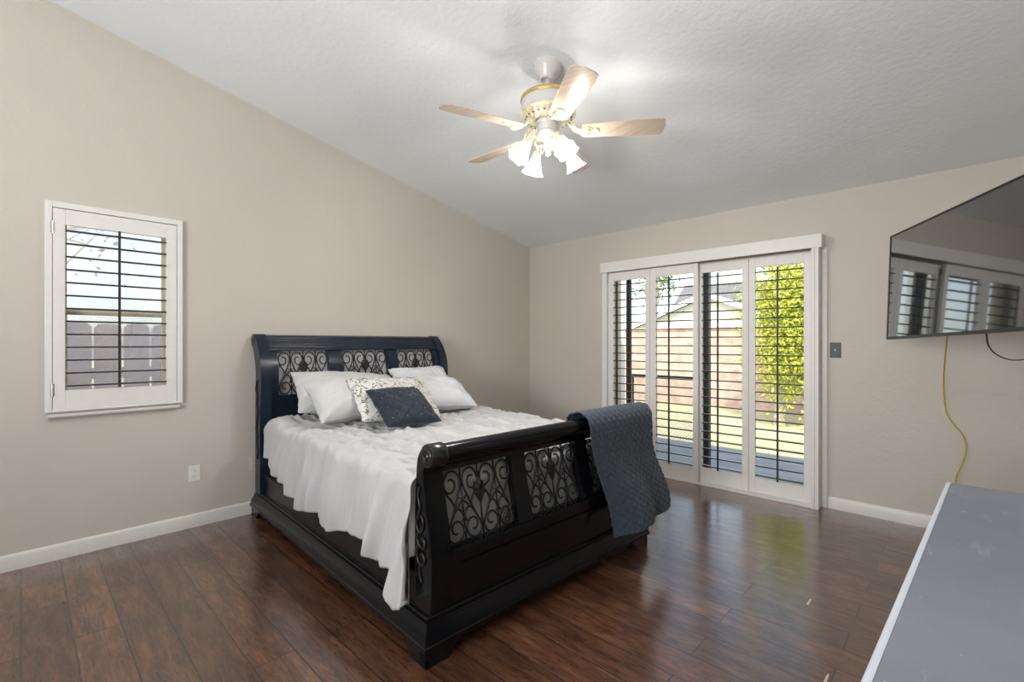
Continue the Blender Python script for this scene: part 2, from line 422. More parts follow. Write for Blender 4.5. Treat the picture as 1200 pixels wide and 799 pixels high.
# ------------------------------------------------------------------ shutters
def shutter(name, loc, rz, W, H, op, n, z0, pitch, rodx, label, group=None, th=.028, tilt=0.02, hinge=False):
    """local: x 0..W, front towards -y, z up from 0. op=(x0,x1,z0,z1)"""
    r = empty(name, loc, rz); tag(r, label, 'shutter', group)
    a, b, c, d = op
    m = MB(); m.box((0, 0, 0), (a, th, H)).box((b, 0, 0), (W, th, H)); m.box((a, 0, 0), (b, th, c)).box((a, 0, d), (b, th, H))
    m.build('panel_frame', M_SHUT, r, bevel=.002)
    e = MB()
    for k in range(n):
        z = z0 + pitch * k; P = []
        for q in range(12):
            an = 2 * PI * q / 12; yy = .031 * math.cos(an); zz = .0055 * math.sin(an)
            P.append((yy * math.cos(tilt) - zz * math.sin(tilt), yy * math.sin(tilt) + zz * math.cos(tilt)))
        o = len(e.v)
        e.prism(P, lambda y, zz, t: (t, th / 2 + y, z + zz), a + .002, b - .002)
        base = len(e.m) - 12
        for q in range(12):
            if q in (4, 5, 6, 7): e.m[base + q] = 1  # front edge faces get the painted backlit shade
    autosmooth(e.build('louvers', [M_LOUV, M_BACKLIT], r), 60)
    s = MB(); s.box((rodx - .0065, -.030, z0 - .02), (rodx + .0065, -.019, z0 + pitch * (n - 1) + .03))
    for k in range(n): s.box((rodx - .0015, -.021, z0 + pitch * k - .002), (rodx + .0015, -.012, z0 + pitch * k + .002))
    s.build('tilt_rod', M_BACKLIT, r)
    if hinge:
        for z in (H - .115, .115):
            h = MB(); h.box((-.009, -.004, z - .036), (.006, 0, z + .036)); h.tube([(-.002, -.005, z - .038), (-.002, -.005, z + .038)], .0045)
            h.build('hinge', M_METAL, r)
    return r
G4 = 'tall white plantation shutters on the sliding door'
n4, z4 = 23, .164 - .012
def door_sh(x0, x1, yface, o0, o1, rod, label):
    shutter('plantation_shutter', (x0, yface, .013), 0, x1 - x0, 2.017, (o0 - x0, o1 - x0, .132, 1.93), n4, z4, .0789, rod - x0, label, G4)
door_sh(-2.715, -2.246, 4.30, -2.655, -2.292, -2.60, 'white louvered door shutter furthest from the light switch, beside the bare wall corner')
door_sh(-2.243, -1.768, 4.30, -2.178, -1.812, -2.035, 'white louvered door shutter, second from the room corner, overlapping in front of its neighbour')
door_sh(-1.795, -1.352, 4.362, -1.752, -1.405, -1.602, 'white louvered door shutter showing the dark door handle behind its slats')
door_sh(-1.349, -.872, 4.362, -1.297, -.935, -1.118, 'white louvered door shutter next to the light switch, yellow-green tree behind it')
# window shutter with casing
wc = empty('window_shutter_surround', (XL, .092, .872)); wc.name = 'window_1'; struct(wc)
m = MB(); cw, chh, cd_ = .677, 1.267, .034
for bx in (((0, 0, .012), (cd_, .032, chh)), ((0, cw - .032, .012), (cd_, cw, chh)), ((0, .032, .012), (cd_, cw - .032, .030)), ((0, .032, chh - .036), (cd_, cw - .032, chh))): m.box(*bx)
m.build('window_casing', M_SHUT, wc, bevel=.003)
m = MB(); m.prism([(0, 0), (.03, 0), (.044, .012), (.044, .012), (.047, .026), (0, .026)], lambda d, z, t: (d, t, z - .026), .012, cw - .018)
m.build('window_sill', M_SHUT, wc, bevel=.002)
shutter('window_shutter', (XL + .030, .126, .902), PI / 2, .608, 1.197, (.054, .551, .110, 1.104), 13, .135, .0780, .303, 'white louvered plantation shutter with shade-darkened tilt rod on the small left wall window', hinge=True, th=.028)
# glazed sash of window 1
sx = XL - .085
m = MB()
def rect_frame(m, x0, x1, a0, a1, b0, b1, wd, axis='x'):
    f = (lambda p, q: ((x0, p[0], p[1]), (x1, q[0], q[1]))) if axis == 'x' else (lambda p, q: ((p[0], x0, p[1]), (q[0], x1, q[1])))
    for p, q in (((a0, b0), (a0 + wd, b1)), ((a1 - wd, b0), (a1, b1)), ((a0 + wd, b0), (a1 - wd, b0 + wd)), ((a0 + wd, b1 - wd), (a1 - wd, b1))):
        m.box(*f(p, q))
rect_frame(m, -.12, -.06, 0.048, .628, .058, 1.208, .03)
m.build('window_frame', M_VINYL, wc, bevel=.002)
m = MB(); rect_frame(m, -.10, -.075, .078, .598, .60, 1.178, .022); m.box((-.10, .078, .60), (-.068, .598, .640)); m.build('upper_sash', M_VINYL, wc)
m = MB(); rect_frame(m, -.075, -.05, .078, .598, .088, .635, .022); m.build('lower_sash', M_VINYL, wc)
m = MB(); m.box((-.090, .10, .64), (-.086, .576, 1.156)); m.box((-.065, .10, .11), (-.061, .576, .613)); m.build('glass_pane', M_GLASS, wc)
def mat_screenmesh():
    m = bpy.data.materials.new('insect_screen_mesh'); m.use_nodes = True; n = m.node_tree; n.nodes.clear()
    o = n.nodes.new('ShaderNodeOutputMaterial'); t = n.nodes.new('ShaderNodeBsdfTransparent'); d = n.nodes.new('ShaderNodeBsdfTranslucent'); d.inputs[0].default_value = (.66, .63, .64, 1)
    mx = n.nodes.new('ShaderNodeMixShader'); v = tex_coord(n)
    n.links.new(ramp(n, noise_tex(n, v, 3, 3), [(.3, (.26, .26, .26)), (.7, (.40, .40, .40))]), mx.inputs[0])
    n.links.new(t.outputs[0], mx.inputs[1]); n.links.new(d.outputs[0], mx.inputs[2]); n.links.new(mx.outputs[0], o.inputs[0]); return m
m = MB(); m.box((-.112, .078, .088), (-.1105, .598, 1.178)); m.build('insect_screen', mat_screenmesh(), wc)
# sliding glass door
dr = empty('door_1', (DX0, YB + .03, 0)); struct(dr); DW = DX1 - DX0
m = MB(); rect_frame(m, 0, .09, 0, DW, 0, 2.05, .022, 'y'); m.build('door_frame', M_VINYL, dr)
m = MB(); rect_frame(m, .055, .085, .105, .99, .022, 2.028, .05, 'y'); m.build('fixed_panel_frame', M_DARKFRAME, dr)
m = MB(); rect_frame(m, .012, .045, .94, DW - .022, .022, 2.028, .055, 'y'); sl = m.build('sliding_panel_frame', M_DARKFRAME, dr)
m = MB(); m.box((.150, .068, .072), (.945, .072, 1.978)); m.box((.995, .027, .077), (DW - .077, .031, 1.973)); m.build('glass_pane', M_GLASS, dr)
m = MB(); m.box((.925, -.022, 1.03), (.99, .012, 1.10)); m.box((.95, -.03, .93), (.972, .012, 1.16)); m.build('door_handle', M_DARKFRAME, dr, bevel=.004)
# wire pet guard on the fixed panel
g = MB(); g.box((.155, .09, .935), (.94, .11, .965)); g.box((.155, .09, .03), (.94, .105, .05)); g.box((.155, .09, .03), (.17, .105, .96)); g.box((.92, .09, .03), (.935, .105, .96))
g.build('guard_rail', M_DARKFRAME, dr)
g = MB(); a0, a1, b0, b1 = .17, .92, .05, .935; st_ = .030
k = a0 - (b1 - b0)
M_WIRE = plain('galvanised_wire', (.45, .44, .42), .5, 0.0)
while k < a1:
    for sg in (1, -1):
        p0 = [k, b0]; p1 = [k + (b1 - b0), b1]
        if p0[0] < a0: p0 = [a0, b0 + (a0 - k)]
        if p1[0] > a1: p1 = [a1, b0 + (a1 - k)]
        if p1[0] - p0[0] < .01: continue
        if sg < 0: p0[1] = b0 + b1 - p0[1]; p1[1] = b0 + b1 - p1[1]
        g.tube([(p0[0], .097 + sg * .001, p0[1]), (p1[0], .097 + sg * .001, p1[1])], .0018, 3)
    k += st_
g.build('wire_mesh', M_WIRE, dr)
# added window behind the camera, made up to frame the fill light
m = MB(); r2 = empty('window_added', (-1.7, YF, .9)); struct(r2)
rect_frame(m, -.055, -.01, 0, 1.96, 0, 1.3, .05, 'y'); m.build('window_frame', M_TRIM, r2)  # frame of the added rear window
m = MB(); m.box((.96, -.055, .05), (1.0, -.01, 1.25)); m.build('mullion', M_TRIM, r2)

# ================================================================== bed
bed = empty('sleigh_bed', (-3.89, 1.19, 0), math.radians(-2.3))
tag(bed, 'large black sleigh bed with iron scroll panels, headboard against the left wall', 'bed')
BW = 1.70; L = 2.365
# base moulding: rings of decreasing size, hollow inside
prof = [(.006, .066), (0, .070), (0, .088), (.004, .092), (.007, .105), (.013, .125), (.022, .145), (.028, .158), (.024, .163), (.027, .169), (.036, .171), (.037, .177), (.034, .181), (.037, .186), (.045, .188), (.046, .196), (.10, .196), (.10, .066)]
m = MB(); ring = []
for ins, z in prof:
    ring.append([(ins, ins, z), (L - ins, ins, z), (L - ins, BW - ins, z), (ins, BW - ins, z)])
vs_ = [p for r in ring for p in r]; fs = []
for i in range(len(ring)):
    j = (i + 1) % len(ring)
    for k in range(4): fs.append((i*4+k, i*4+(k+1)%4, j*4+(k+1)%4, j*4+k))
m.add(vs_, fs); autosmooth(m.build('base_moulding', M_BLACK, bed), 18)
# bracket feet
for cu, cv, su, sv in ((0, 0, 1, 1), (L, 0, -1, 1), (L, BW, -1, -1), (0, BW, 1, -1)):
    m = MB(); P = [(0, 0), (.115, 0), (.128, .012), (.135, .030), (.150, .040), (.170, .050), (.180, .066), (0, .066)]
    i_ = .010
    m.prism(P, lambda a, z, t: (cu + su * (i_ + a), cv + sv * t, z), i_, i_ + .05)
    m.prism(P, lambda a, z, t: (cu + su * t, cv + sv * (i_ + a), z), i_, i_ + .05)
    m.build('foot', M_FOOT_LIT if (cu > 1 and cv > 1) else M_BLACK, bed, bevel=.003)
# side rails
for v0 in (.05, BW - .075):
    m = MB(); m.box((.16, v0, .19), (2.26, v0 + .025, .335)); s_ = 1 if v0 < 1 else -1
    vo = v0 if v0 < 1 else v0 + .025
    m.box((.16, min(vo, vo - s_*.008), .318), (2.26, max(vo, vo - s_*.008), .335))
    m.build('side_rail', M_BLACKSIDE, bed, bevel=.003)
# slat platform
m = MB()
for k in range(10): m.box((.22 + .2 * k, .076, .30), (.34 + .2 * k, BW - .076, .325))
m.build('slats', M_BLACKSIDE, bed)

def scroll_paths():
    """iron scroll pattern of one panel in a 4.0 x 3.2 unit cell (a, b)"""
    out = []
    for cx in (1.0, 3.0):
        for s in (-1, 1):
            X = lambda p: [(cx + s * a, b) for a, b in p]
            up = [(.62, 2.50), (.42, 2.45), (.36, 2.22), (.52, 2.05), (.74, 2.08), (.90, 2.32), (.86, 2.66), (.66, 2.92), (.40, 2.95), (.17, 2.78), (.06, 2.50)]
            out.append((X([(.66, 2.62), (.48, 2.62), (.36, 2.48), (.37, 2.26), (.53, 2.11), (.74, 2.12), (.90, 2.32), (.89, 2.64), (.68, 2.92), (.40, 2.95), (.17, 2.80), (.06, 2.50), (.12, 2.2), (.30, 1.80), (.50, 1.35), (.74, .90), (.90, .58), (.86, .26), (.62, .10), (.34, .14), (.12, .36), (.10, .62), (.28, .86), (.50, .90), (.68, .76), (.68, .54), (.54, .42), (.42, .46)]), 1))
            out.append((X([(.90, 2.30), (.78, 2.02), (.58, 1.76), (.46, 1.50), (.44, 1.3)]), 1))
            out.append((X([(.62, 1.05), (.48, 1.28), (.28, 1.38), (.10, 1.22), (.04, 1.0), (.14, .84)]), 1))
            out.append((X([(.34, 1.42), (.0, 1.72), (.24, 1.86)]), 0))
    return out
def iron_panel(parent, o, ea, eb, W, H, nrm):
    """o origin (lower left), ea/eb unit vectors across / up, real size W x H"""
    o, ea, eb, nrm = map(Vector, (o, ea, eb, nrm)); m = MB()
    P = lambda a, b, d=0: o + ea * (a / 4 * W) + eb * (b / 3.1 * H) + nrm * d
    for a in (1, 2, 3): m.tube([P(a, 0), P(a, 3.1)], .0042, 6)
    for pts, sm in scroll_paths():
        q = catmull([(a, b, 0) for a, b in pts], 4) if sm else [Vector((a, b, 0)) for a, b in pts]
        m.tube([P(x.x, x.y, .002) for x in q], .0048, 6)
    for a in (1, 2, 3):
        for b in ((2.45, .5) if a != 2 else (2.62, .62)):
            m.tube([P(a - .10, b, .002), P(a + .10, b, .002)], .0075, 6)
            m.tube([P(a - .03, b - .12, .002), P(a - .03, b + .12, .002)], .0068, 6)
    g = m.build('scroll_grille', M_IRON, parent, smooth=True)
    # leaf diamond
    d = MB(); cx, cy = 2.0, 1.95
    out_ = [(0, -.60), (.10, -.42), (.20, -.26), (.36, -.12), (.30, .0), (.38, .12), (.26, .20), (.24, .34), (.12, .36), (0, .62)]
    out_ = out_ + [(-a, b) for a, b in out_[-2:0:-1]]
    n_ = len(out_)
    f_ = [P(cx + a, cy + b, .006) for a, b in out_]; k_ = [P(cx + a, cy + b, -.004) for a, b in out_]
    hub = [P(cx + a * .45, cy + b * .5, .016) for a, b in out_]
    d.add(f_ + k_ + hub + [P(cx, cy, .012)], [(i, (i+1) % n_, (i+1) % n_ + 2*n_, i + 2*n_) for i in range(n_)] + [(i + 2*n_, (i+1) % n_ + 2*n_, 3*n_) for i in range(n_)] +
          [((i+1) % n_, i, i + n_, (i+1) % n_ + n_) for i in range(n_)] + [tuple(range(2*n_-1, n_-1, -1))])
    d.build('leaf_ornament', M_IRON, g if parent else None)
    return g

# ---- footboard profile: inner / outer surface position (u) against z
FI = [(.19, 2.225), (.40, 2.22), (.60, 2.222), (.73, 2.232), (.80, 2.238), (.835, 2.250), (.862, 2.275), (.876, 2.305)]
FO = [(.19, 2.335), (.30, 2.345), (.41, 2.345), (.51, 2.332), (.62, 2.305), (.70, 2.288), (.77, 2.282), (.795, 2.292)]
def post_poly(I, O, rc, rr, sgn):
    pts = [(interp(I, z), z) for z in [I[0][0] + (I[-1][0] - I[0][0]) * k / 24 for k in range(25)]]
    roll = [(rc[0] + sgn * rr * math.sin(t), rc[1] + rr * math.cos(t)) for t in [PI * k / 10 for k in range(0, 9)]]
    back = [(interp(O, z), z) for z in [O[-1][0] + (O[0][0] - O[-1][0]) * k / 20 for k in range(21)]]
    return pts + roll + back
fp = post_poly(FI, FO, (2.310, .834), .042, 1)
fb = empty('footboard', (0, 0, 0)); fb.parent = bed
footboard = fb
def board_obj(name, mb, mat, bev=.004, sm=True):
    o = mb.build(name, mat, bed, bevel=0)
    if sm: autosmooth(o, 32)
    return o
for v0, v1 in ((.045, .120), (BW - .120, BW - .045)):
    m = MB(); m.prism(fp, lambda a, z, t: (a, t, z), v0, v1)
    # face frame bands standing proud on the post front
    p = autosmooth(m.build('foot_post', M_BLACK, bed), 32)
    # roll cap
    c = MB(); M_ = Matrix.Translation((2.312, v0 - .006, .834)) @ Matrix.Rotation(-PI / 2, 4, 'X')
    c.lathe([(.0, .0), (.010, -.002), (.014, .002), (.019, .003), (.022, -.001), (.030, -.001), (.034, .003), (.046, .004), (.050, .010), (.050, .076), (.046, .082), (.040, .086)], 28, M_)
    autosmooth(c.build('roll_cap', plain('worn_roll_cap', (.012, .0115, .011), .25, var=.6, scale=40), p), 40)
    # side ornament : iron leaf scrolls in a recess
    s_ = MB(); vf = v0 - .004 if v0 < 1 else v1 + .004
    Q = lambda L_: [(a, vf, b) for a, b in L_]
    s_.tube(catmull(Q([(2.262, .70), (2.252, .66), (2.266, .62), (2.255, .58), (2.240, .545), (2.262, .51), (2.285, .53), (2.290, .565), (2.272, .585)]), 4), .005, 6)
    s_.tube(catmull(Q([(2.262, .52), (2.245, .49), (2.262, .46), (2.295, .455), (2.300, .485), (2.280, .495)]), 4), .006, 6)
    s_.tube(catmull(Q([(2.258, .47), (2.242, .43), (2.256, .39), (2.286, .385), (2.300, .41), (2.285, .43), (2.27, .42)]), 4), .006, 6)
    s_.tube(catmull(Q([(2.27, .39), (2.262, .35), (2.28, .31)]), 4), .004, 6)
    s_.build('scroll_ornament', M_BRONZE, p, smooth=True)
# stepped facing along the posts' inner edge (visible band curving with the sleigh profile)
def band(name, v0, v1, z0, z1, th0, th1, mat, parent=bed, n=18, prof_=FO):
    """slab following the outer profile: th0 behind, th1 in front"""
    m = MB(); P = []
    zs = [z0 + (z1 - z0) * k / n for k in range(n + 1)]
    P = [(interp(prof_, z) + th1, z) for z in zs] + [(interp(prof_, z) - th0, z) for z in reversed(zs)]
    m.prism(P, lambda a, z, t: (a, t, z), v0, v1)
    return autosmooth(m.build(name, mat, parent), 32)
# grille plane recess .03 behind the outer profile
OPF = [(.15, .55), (.645, 1.045), (1.145, 1.545)]; ZF = (.428, .748)
for v0, v1 in ((.120, .150), (1.55, 1.58)): band('stile', v0, v1, .19, .80, .052, -.006, M_BLACK)
for v0, v1 in ((.55, .645), (1.045, 1.145)): band('mullion', v0, v1, .40, .79, .050, -.008, M_BLACK)
band('bottom_rail', .15, 1.55, .375, .428, .052, -.004, M_BLACK)
band('rail_bead', .15, 1.55, .418, .430, .05, .002, M_BLACK)
band('lower_panel', .15, 1.55, .19, .378, .050, -.014, M_BLACK)
band('panel_bead', .22, 1.50, .352, .360, .02, -.006, M_BLACK)
band('top_rail', .15, 1.55, .748, .80, .045, -.004, M_BLACK)
m = MB(); M_ = Matrix.Translation((2.310, .06, .834)) @ Matrix.Rotation(-PI / 2, 4, 'X')
m.lathe([(.0, 0), (.041, 0), (.041, BW - .12), (0, BW - .12)], 36, M_)
m.box((2.240, .12, .79), (2.296, BW - .12, .845)); 
autosmooth(m.build('roll_rail', M_BLACK, bed), 40)
bpy.data.objects.remove(fb)
for i, (v0, v1) in enumerate(OPF):
    u0, u1 = interp(FO, ZF[0]) - .030, interp(FO, ZF[1]) - .030
    d = Vector((u1 - u0, 0, ZF[1] - ZF[0])); Lh = d.length
    g = iron_panel(bed, (u0, v0, ZF[0]), (0, 1, 0), d.normalized(), v1 - v0, Lh, (1, 0, 0))
    if i == 0:
        m = MB(); c0 = Vector((u0 + .012, v1 - .075, ZF[0] + .055))
        m.tube([c0 + Vector((.0, .026 * math.cos(t), .034 * math.sin(t))) for t in [2 * PI * k / 20 for k in range(20)]], .005, 6, closed=True)
        m.tube([c0 + Vector((.004, .012 * math.cos(t), .020 * math.sin(t))) for t in [2 * PI * k / 16 for k in range(16)]], .004, 6, closed=True)
        m.tube([c0 + Vector((0, .02, .03)), c0 + Vector((0, .04, .055))], .004, 6)
        m.build('bronze_ring', M_BRONZE, g, smooth=True)

# ---- headboard
HF = [(.19, .165), (.60, .165), (.80, .168), (.90, .178), (.98, .190), (1.06, .192), (1.14, .178), (1.20, .155), (1.26, .118), (1.30, .084), (1.335, .050)]
HB = [(.19, .070), (.80, .070), (.98, .082), (1.10, .080), (1.18, .052), (1.24, .018), (1.28, -.010)]
def head_poly():
    f = [(interp(HF, z) + .020, z) for z in [.19 + (1.335 - .19) * k / 34 for k in range(35)]]
    roll = [(.016 + .050 * math.cos(t), 1.314 + .050 * math.sin(t)) for t in [math.radians(45 + 20 * k) for k in range(8)]]
    b = [(interp(HB, z), z) for z in [1.28 - (1.28 - .19) * k / 28 for k in range(29)]]
    return f + roll + b
hp = head_poly()
for v0, v1 in ((.020, .098), (BW - .098, BW - .020)):
    m = MB(); m.prism(hp, lambda a, z, t: (a, t, z), v0, v1)
    p = autosmooth(m.build('head_post', M_HEAD, bed), 32)
    s_ = MB(); vf = v0 - .003 if v0 < 1 else v1 + .003
    Q = lambda L_: [(a, vf, b) for a, b in L_]
    s_.tube(catmull(Q([(.12, 1.02), (.10, .95), (.13, .90), (.11, .84), (.14, .80), (.12, .72), (.10, .66), (.13, .62), (.115, .55), (.14, .50), (.12, .44)]), 4), .006, 6)
    s_.build('scroll_ornament', M_BRONZE, p, smooth=True)
    c = MB(); c.lathe([(0, -.004), (.012, -.006), (.02, -.002), (.034, -.002), (.051, .002), (.051, .082), (0, .083)], 24, Matrix.Translation((.014, v0 - .002, 1.314)) @ Matrix.Rotation(-PI / 2, 4, 'X'))
    autosmooth(c.build('roll_cap', M_BLACK, p), 40)
def hband(name, v0, v1, z0, z1, th0, th1, mat, n=14): return band(name, v0, v1, z0, z1, th0, th1, mat, bed, n, HF)
OPH = [(.150, .535), (.655, 1.060), (1.165, 1.555)]; ZH = (.900, 1.238)
hband('head_panel', .098, BW - .098, .19, .900, .06, -.012, M_HEAD)
hband('head_stile', .098, .150, .90, 1.24, .055, -.006, M_HEAD)
hband('head_stile', 1.555, BW - .098, .90, 1.24, .055, -.006, M_HEAD)
hband('head_mullion', .535, .655, .90, 1.24, .05, -.006, M_HEAD)
hband('head_mullion', 1.060, 1.165, .90, 1.24, .05, -.006, M_HEAD)
# reeded top rail rolling back to the wall
P = []
for k in range(61):
    z = 1.238 + (1.345 - 1.238) * k / 60
    P.append((interp(HF, z) + .004 + .004 * abs(math.sin(PI * k / 60 * 7)), z))
P += [(.020, 1.358), (-.010, 1.350), (-.030, 1.32), (-.026, 1.285), (.0, 1.262), (.04, 1.245), (.08, 1.238)]
m = MB(); m.prism(P, lambda a, z, t: (a, t, z), .098, BW - .098); autosmooth(m.build('reeded_top_rail', M_HEAD, bed), 50)
for v0, v1 in OPH:
    u0, u1 = interp(HF, ZH[0]) - .010, interp(HF, ZH[1]) - .006
    d = Vector((u1 - u0, 0, ZH[1] - ZH[0]))
    iron_panel(bed, (u0 + .002, v0, ZH[0]), (0, 1, 0), d.normalized(), v1 - v0, d.length, (1, 0, 0))
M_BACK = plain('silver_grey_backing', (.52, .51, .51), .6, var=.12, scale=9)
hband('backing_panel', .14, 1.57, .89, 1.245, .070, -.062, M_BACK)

BM = bed.matrix_basis.copy() if False else (Matrix.Translation((-3.89, 1.19, 0)) @ Matrix.Rotation(math.radians(-2.3), 4, 'Z'))
def place_local(o, p=(0, 0, 0)):
    """origin of o's mesh data is in bed coordinates: re-express as an own object transform"""
    c = Vector(p)
    for vtx in o.data.vertices: vtx.co -= c
    o.matrix_world = BM @ Matrix.Translation(c); return o
# mattress
m = MB()
def rbox(m, a, b, r, n=5):
    pass
m.box((.24, .085, .328), (2.19, BW - .085, .69))
mt = place_local(m.build('mattress', M_MATT, None, bevel=.05, segs=5), (1.2, .85, .33)); tag(mt, 'thick white mattress under the crumpled sheet in the bed', 'mattress')

# ---- sheet
HEM = [(.27, .50), (.40, .485), (.55, .44), (.72, .385), (.86, .35), (1.03, .300), (1.12, .31), (1.20, .345), (1.34, .33), (1.46, .300), (1.60, .335), (1.74, .352), (1.88, .350), (1.93, .322), (1.99, .300), (2.05, .30), (2.09, .275), (2.13, .235), (2.165, .185), (2.20, .195), (2.24, .24)]
TOP = .738
def sheet_pt(i, j):
    """i: along the bed 0..1 (head to foot incl. drop), j: 0 far hem .. 1 near hem"""
    Lt = 1.95; Ld = .33; s = i * (Lt + Ld); u0 = .27
    r = .035
    if s <= Lt - r: u, zu = u0 + s, TOP
    elif s <= Lt + r * .57:
        a = (s - (Lt - r)) / (r * 1.57) * PI / 2; u = u0 + Lt - r + r * math.sin(a); zu = TOP - r + r * math.cos(a)
    else: u = u0 + Lt; zu = TOP - r - (s - Lt - r * .57)
    drop = max(0, s - Lt)
    vnear, vfar = .030, BW - .04
    hz = interp(HEM, min(u0 + s, 2.24)) if drop < .001 else interp(HEM, 2.2)
    rn = .06
    arcN = TOP - rn - hz; arc = rn * 1.57
    W = vfar - vnear - 2 * rn
    dropF = .33
    total = dropF + arc + W + arc + arcN; q = j * total
    if q < dropF: v, zv, t = vfar, TOP - rn - (dropF - q), -1
    elif q < dropF + arc:
        a = (q - dropF) / arc * PI / 2; v = vfar - rn + rn * math.cos(a); zv = TOP - rn + rn * math.sin(a); t = 0
    elif q < dropF + arc + W: v = vfar - rn - (q - dropF - arc); zv = TOP; t = 0
    elif q < dropF + 2 * arc + W:
        a = (q - dropF - arc - W) / arc * PI / 2; v = vnear + rn - rn * math.sin(a); zv = TOP - rn + rn * math.cos(a); t = 0
    else: v = vnear; zv = TOP - rn - (q - dropF - 2 * arc - W); t = 1
    z = min(zu, zv)
    # folds of the near side drape, leaning with depth
    dep = TOP - z
    p = Vector((u, v, z))
    if t != 0 or dep > .005 and drop < .001:
        k = sstep(0.0, .30, dep)
        uu = u + .30 * dep + .04 * noise.noise(Vector((u * 3, dep * 4, 2.0)))
        f = abs(math.sin(uu * 11.0 + 5.5 * noise.noise(Vector((uu * 1.9, 0, 7.7))) + 1.2 * noise.noise(Vector((uu * 6, dep * 2, 1.0))))) ** 1.9
        f2 = noise.noise(Vector((uu * 17, dep * 3.0, 3.3)))
        amp = (.054 * f + .026 * f2 + .008 * noise.noise(Vector((uu * 40, dep * 6, 3.3)))) * (.25 + .75 * k) * (.45 + .55 * sstep(.3, .7, u))
        sg = 1 if t >= 0 and v < .85 else -1
        p.y -= sg * (amp + .004) if drop < .001 else 0
        if sg > 0 and drop < .001:
            p.y = max(p.y, -.068)
            # the corner point swings forward past the rail
            c = sstep(1.95, 2.16, u) * sstep(.30, .55, dep); p.y -= .02 * c; p.x += .0
            if z < .20: p.y = min(p.y, -.012)
            p.x += .012 * sstep(1.9, 2.18, u)
    # wrinkles on top
    wz = .016 * noise.noise(Vector((u * 5, v * 3.2, .5))) + .020 * abs(noise.noise(Vector((u * 3.0 + v * 1.4, v * 1.2 - u * .6, 4.2)))) ** .7
    wr = abs(math.sin(u * 26 + 3.5 * noise.noise(Vector((u * 1.8, v * 1.6, 8.0))) + v * 2.0)) ** 3
    near = 1 - sstep(.0, .9, v)
    if dep < .14 and drop < .001:
        z_flat = p.z
        p.z += wz * 1.0 + .012 * wr * (.3 + .7 * near) - .016
        bulge = math.exp(-((u - .50) / .14) ** 2) * math.exp(-((v - .12) / .25) ** 2); p.z += .02 * bulge
        rg = noise.noise(Vector((u * 2.0 + v * 1.5, v * 10 - u * 2.2, 1.1))); p.z += .020 * (1 - min(1, abs(rg) * 4.5)) - .006; rg = noise.noise(Vector((u * 7.0 - v * 3, v * 6 + u * 5, 3.1))); p.z += .006 * (1 - min(1, abs(rg) * 5)); p.z = z_flat + (p.z - z_flat) * (1 - sstep(.02, .12, dep))
    if drop > .001: p.x += .010 * noise.noise(Vector((v * 9, z * 3, 1))) - .018 + .022 * sstep(.13, .20, v) * (1 - sstep(1.48, 1.55, v)) * sstep(.02, .06, drop)
    return p
m = MB(); NU, NV = 300, 230
m.grid(NU, NV, sheet_pt)
sh = m.build('bed_sheet', M_SHEET, None, smooth=True, solid=.0025)
uvl = sh.data.uv_layers.new(name='uv')
for pl in sh.data.polygons:
    for li in pl.loop_indices:
        vi = sh.data.loops[li].vertex_index; i, j = divmod(vi, NV + 1); uvl.data[li].uv = (i / NU * 2.28, j / NV * 2.4)
place_local(sh, (1.2, .85, .7)); tag(sh, 'rumpled white pinstriped sheet spread over the bed and hanging down its side', 'sheet')

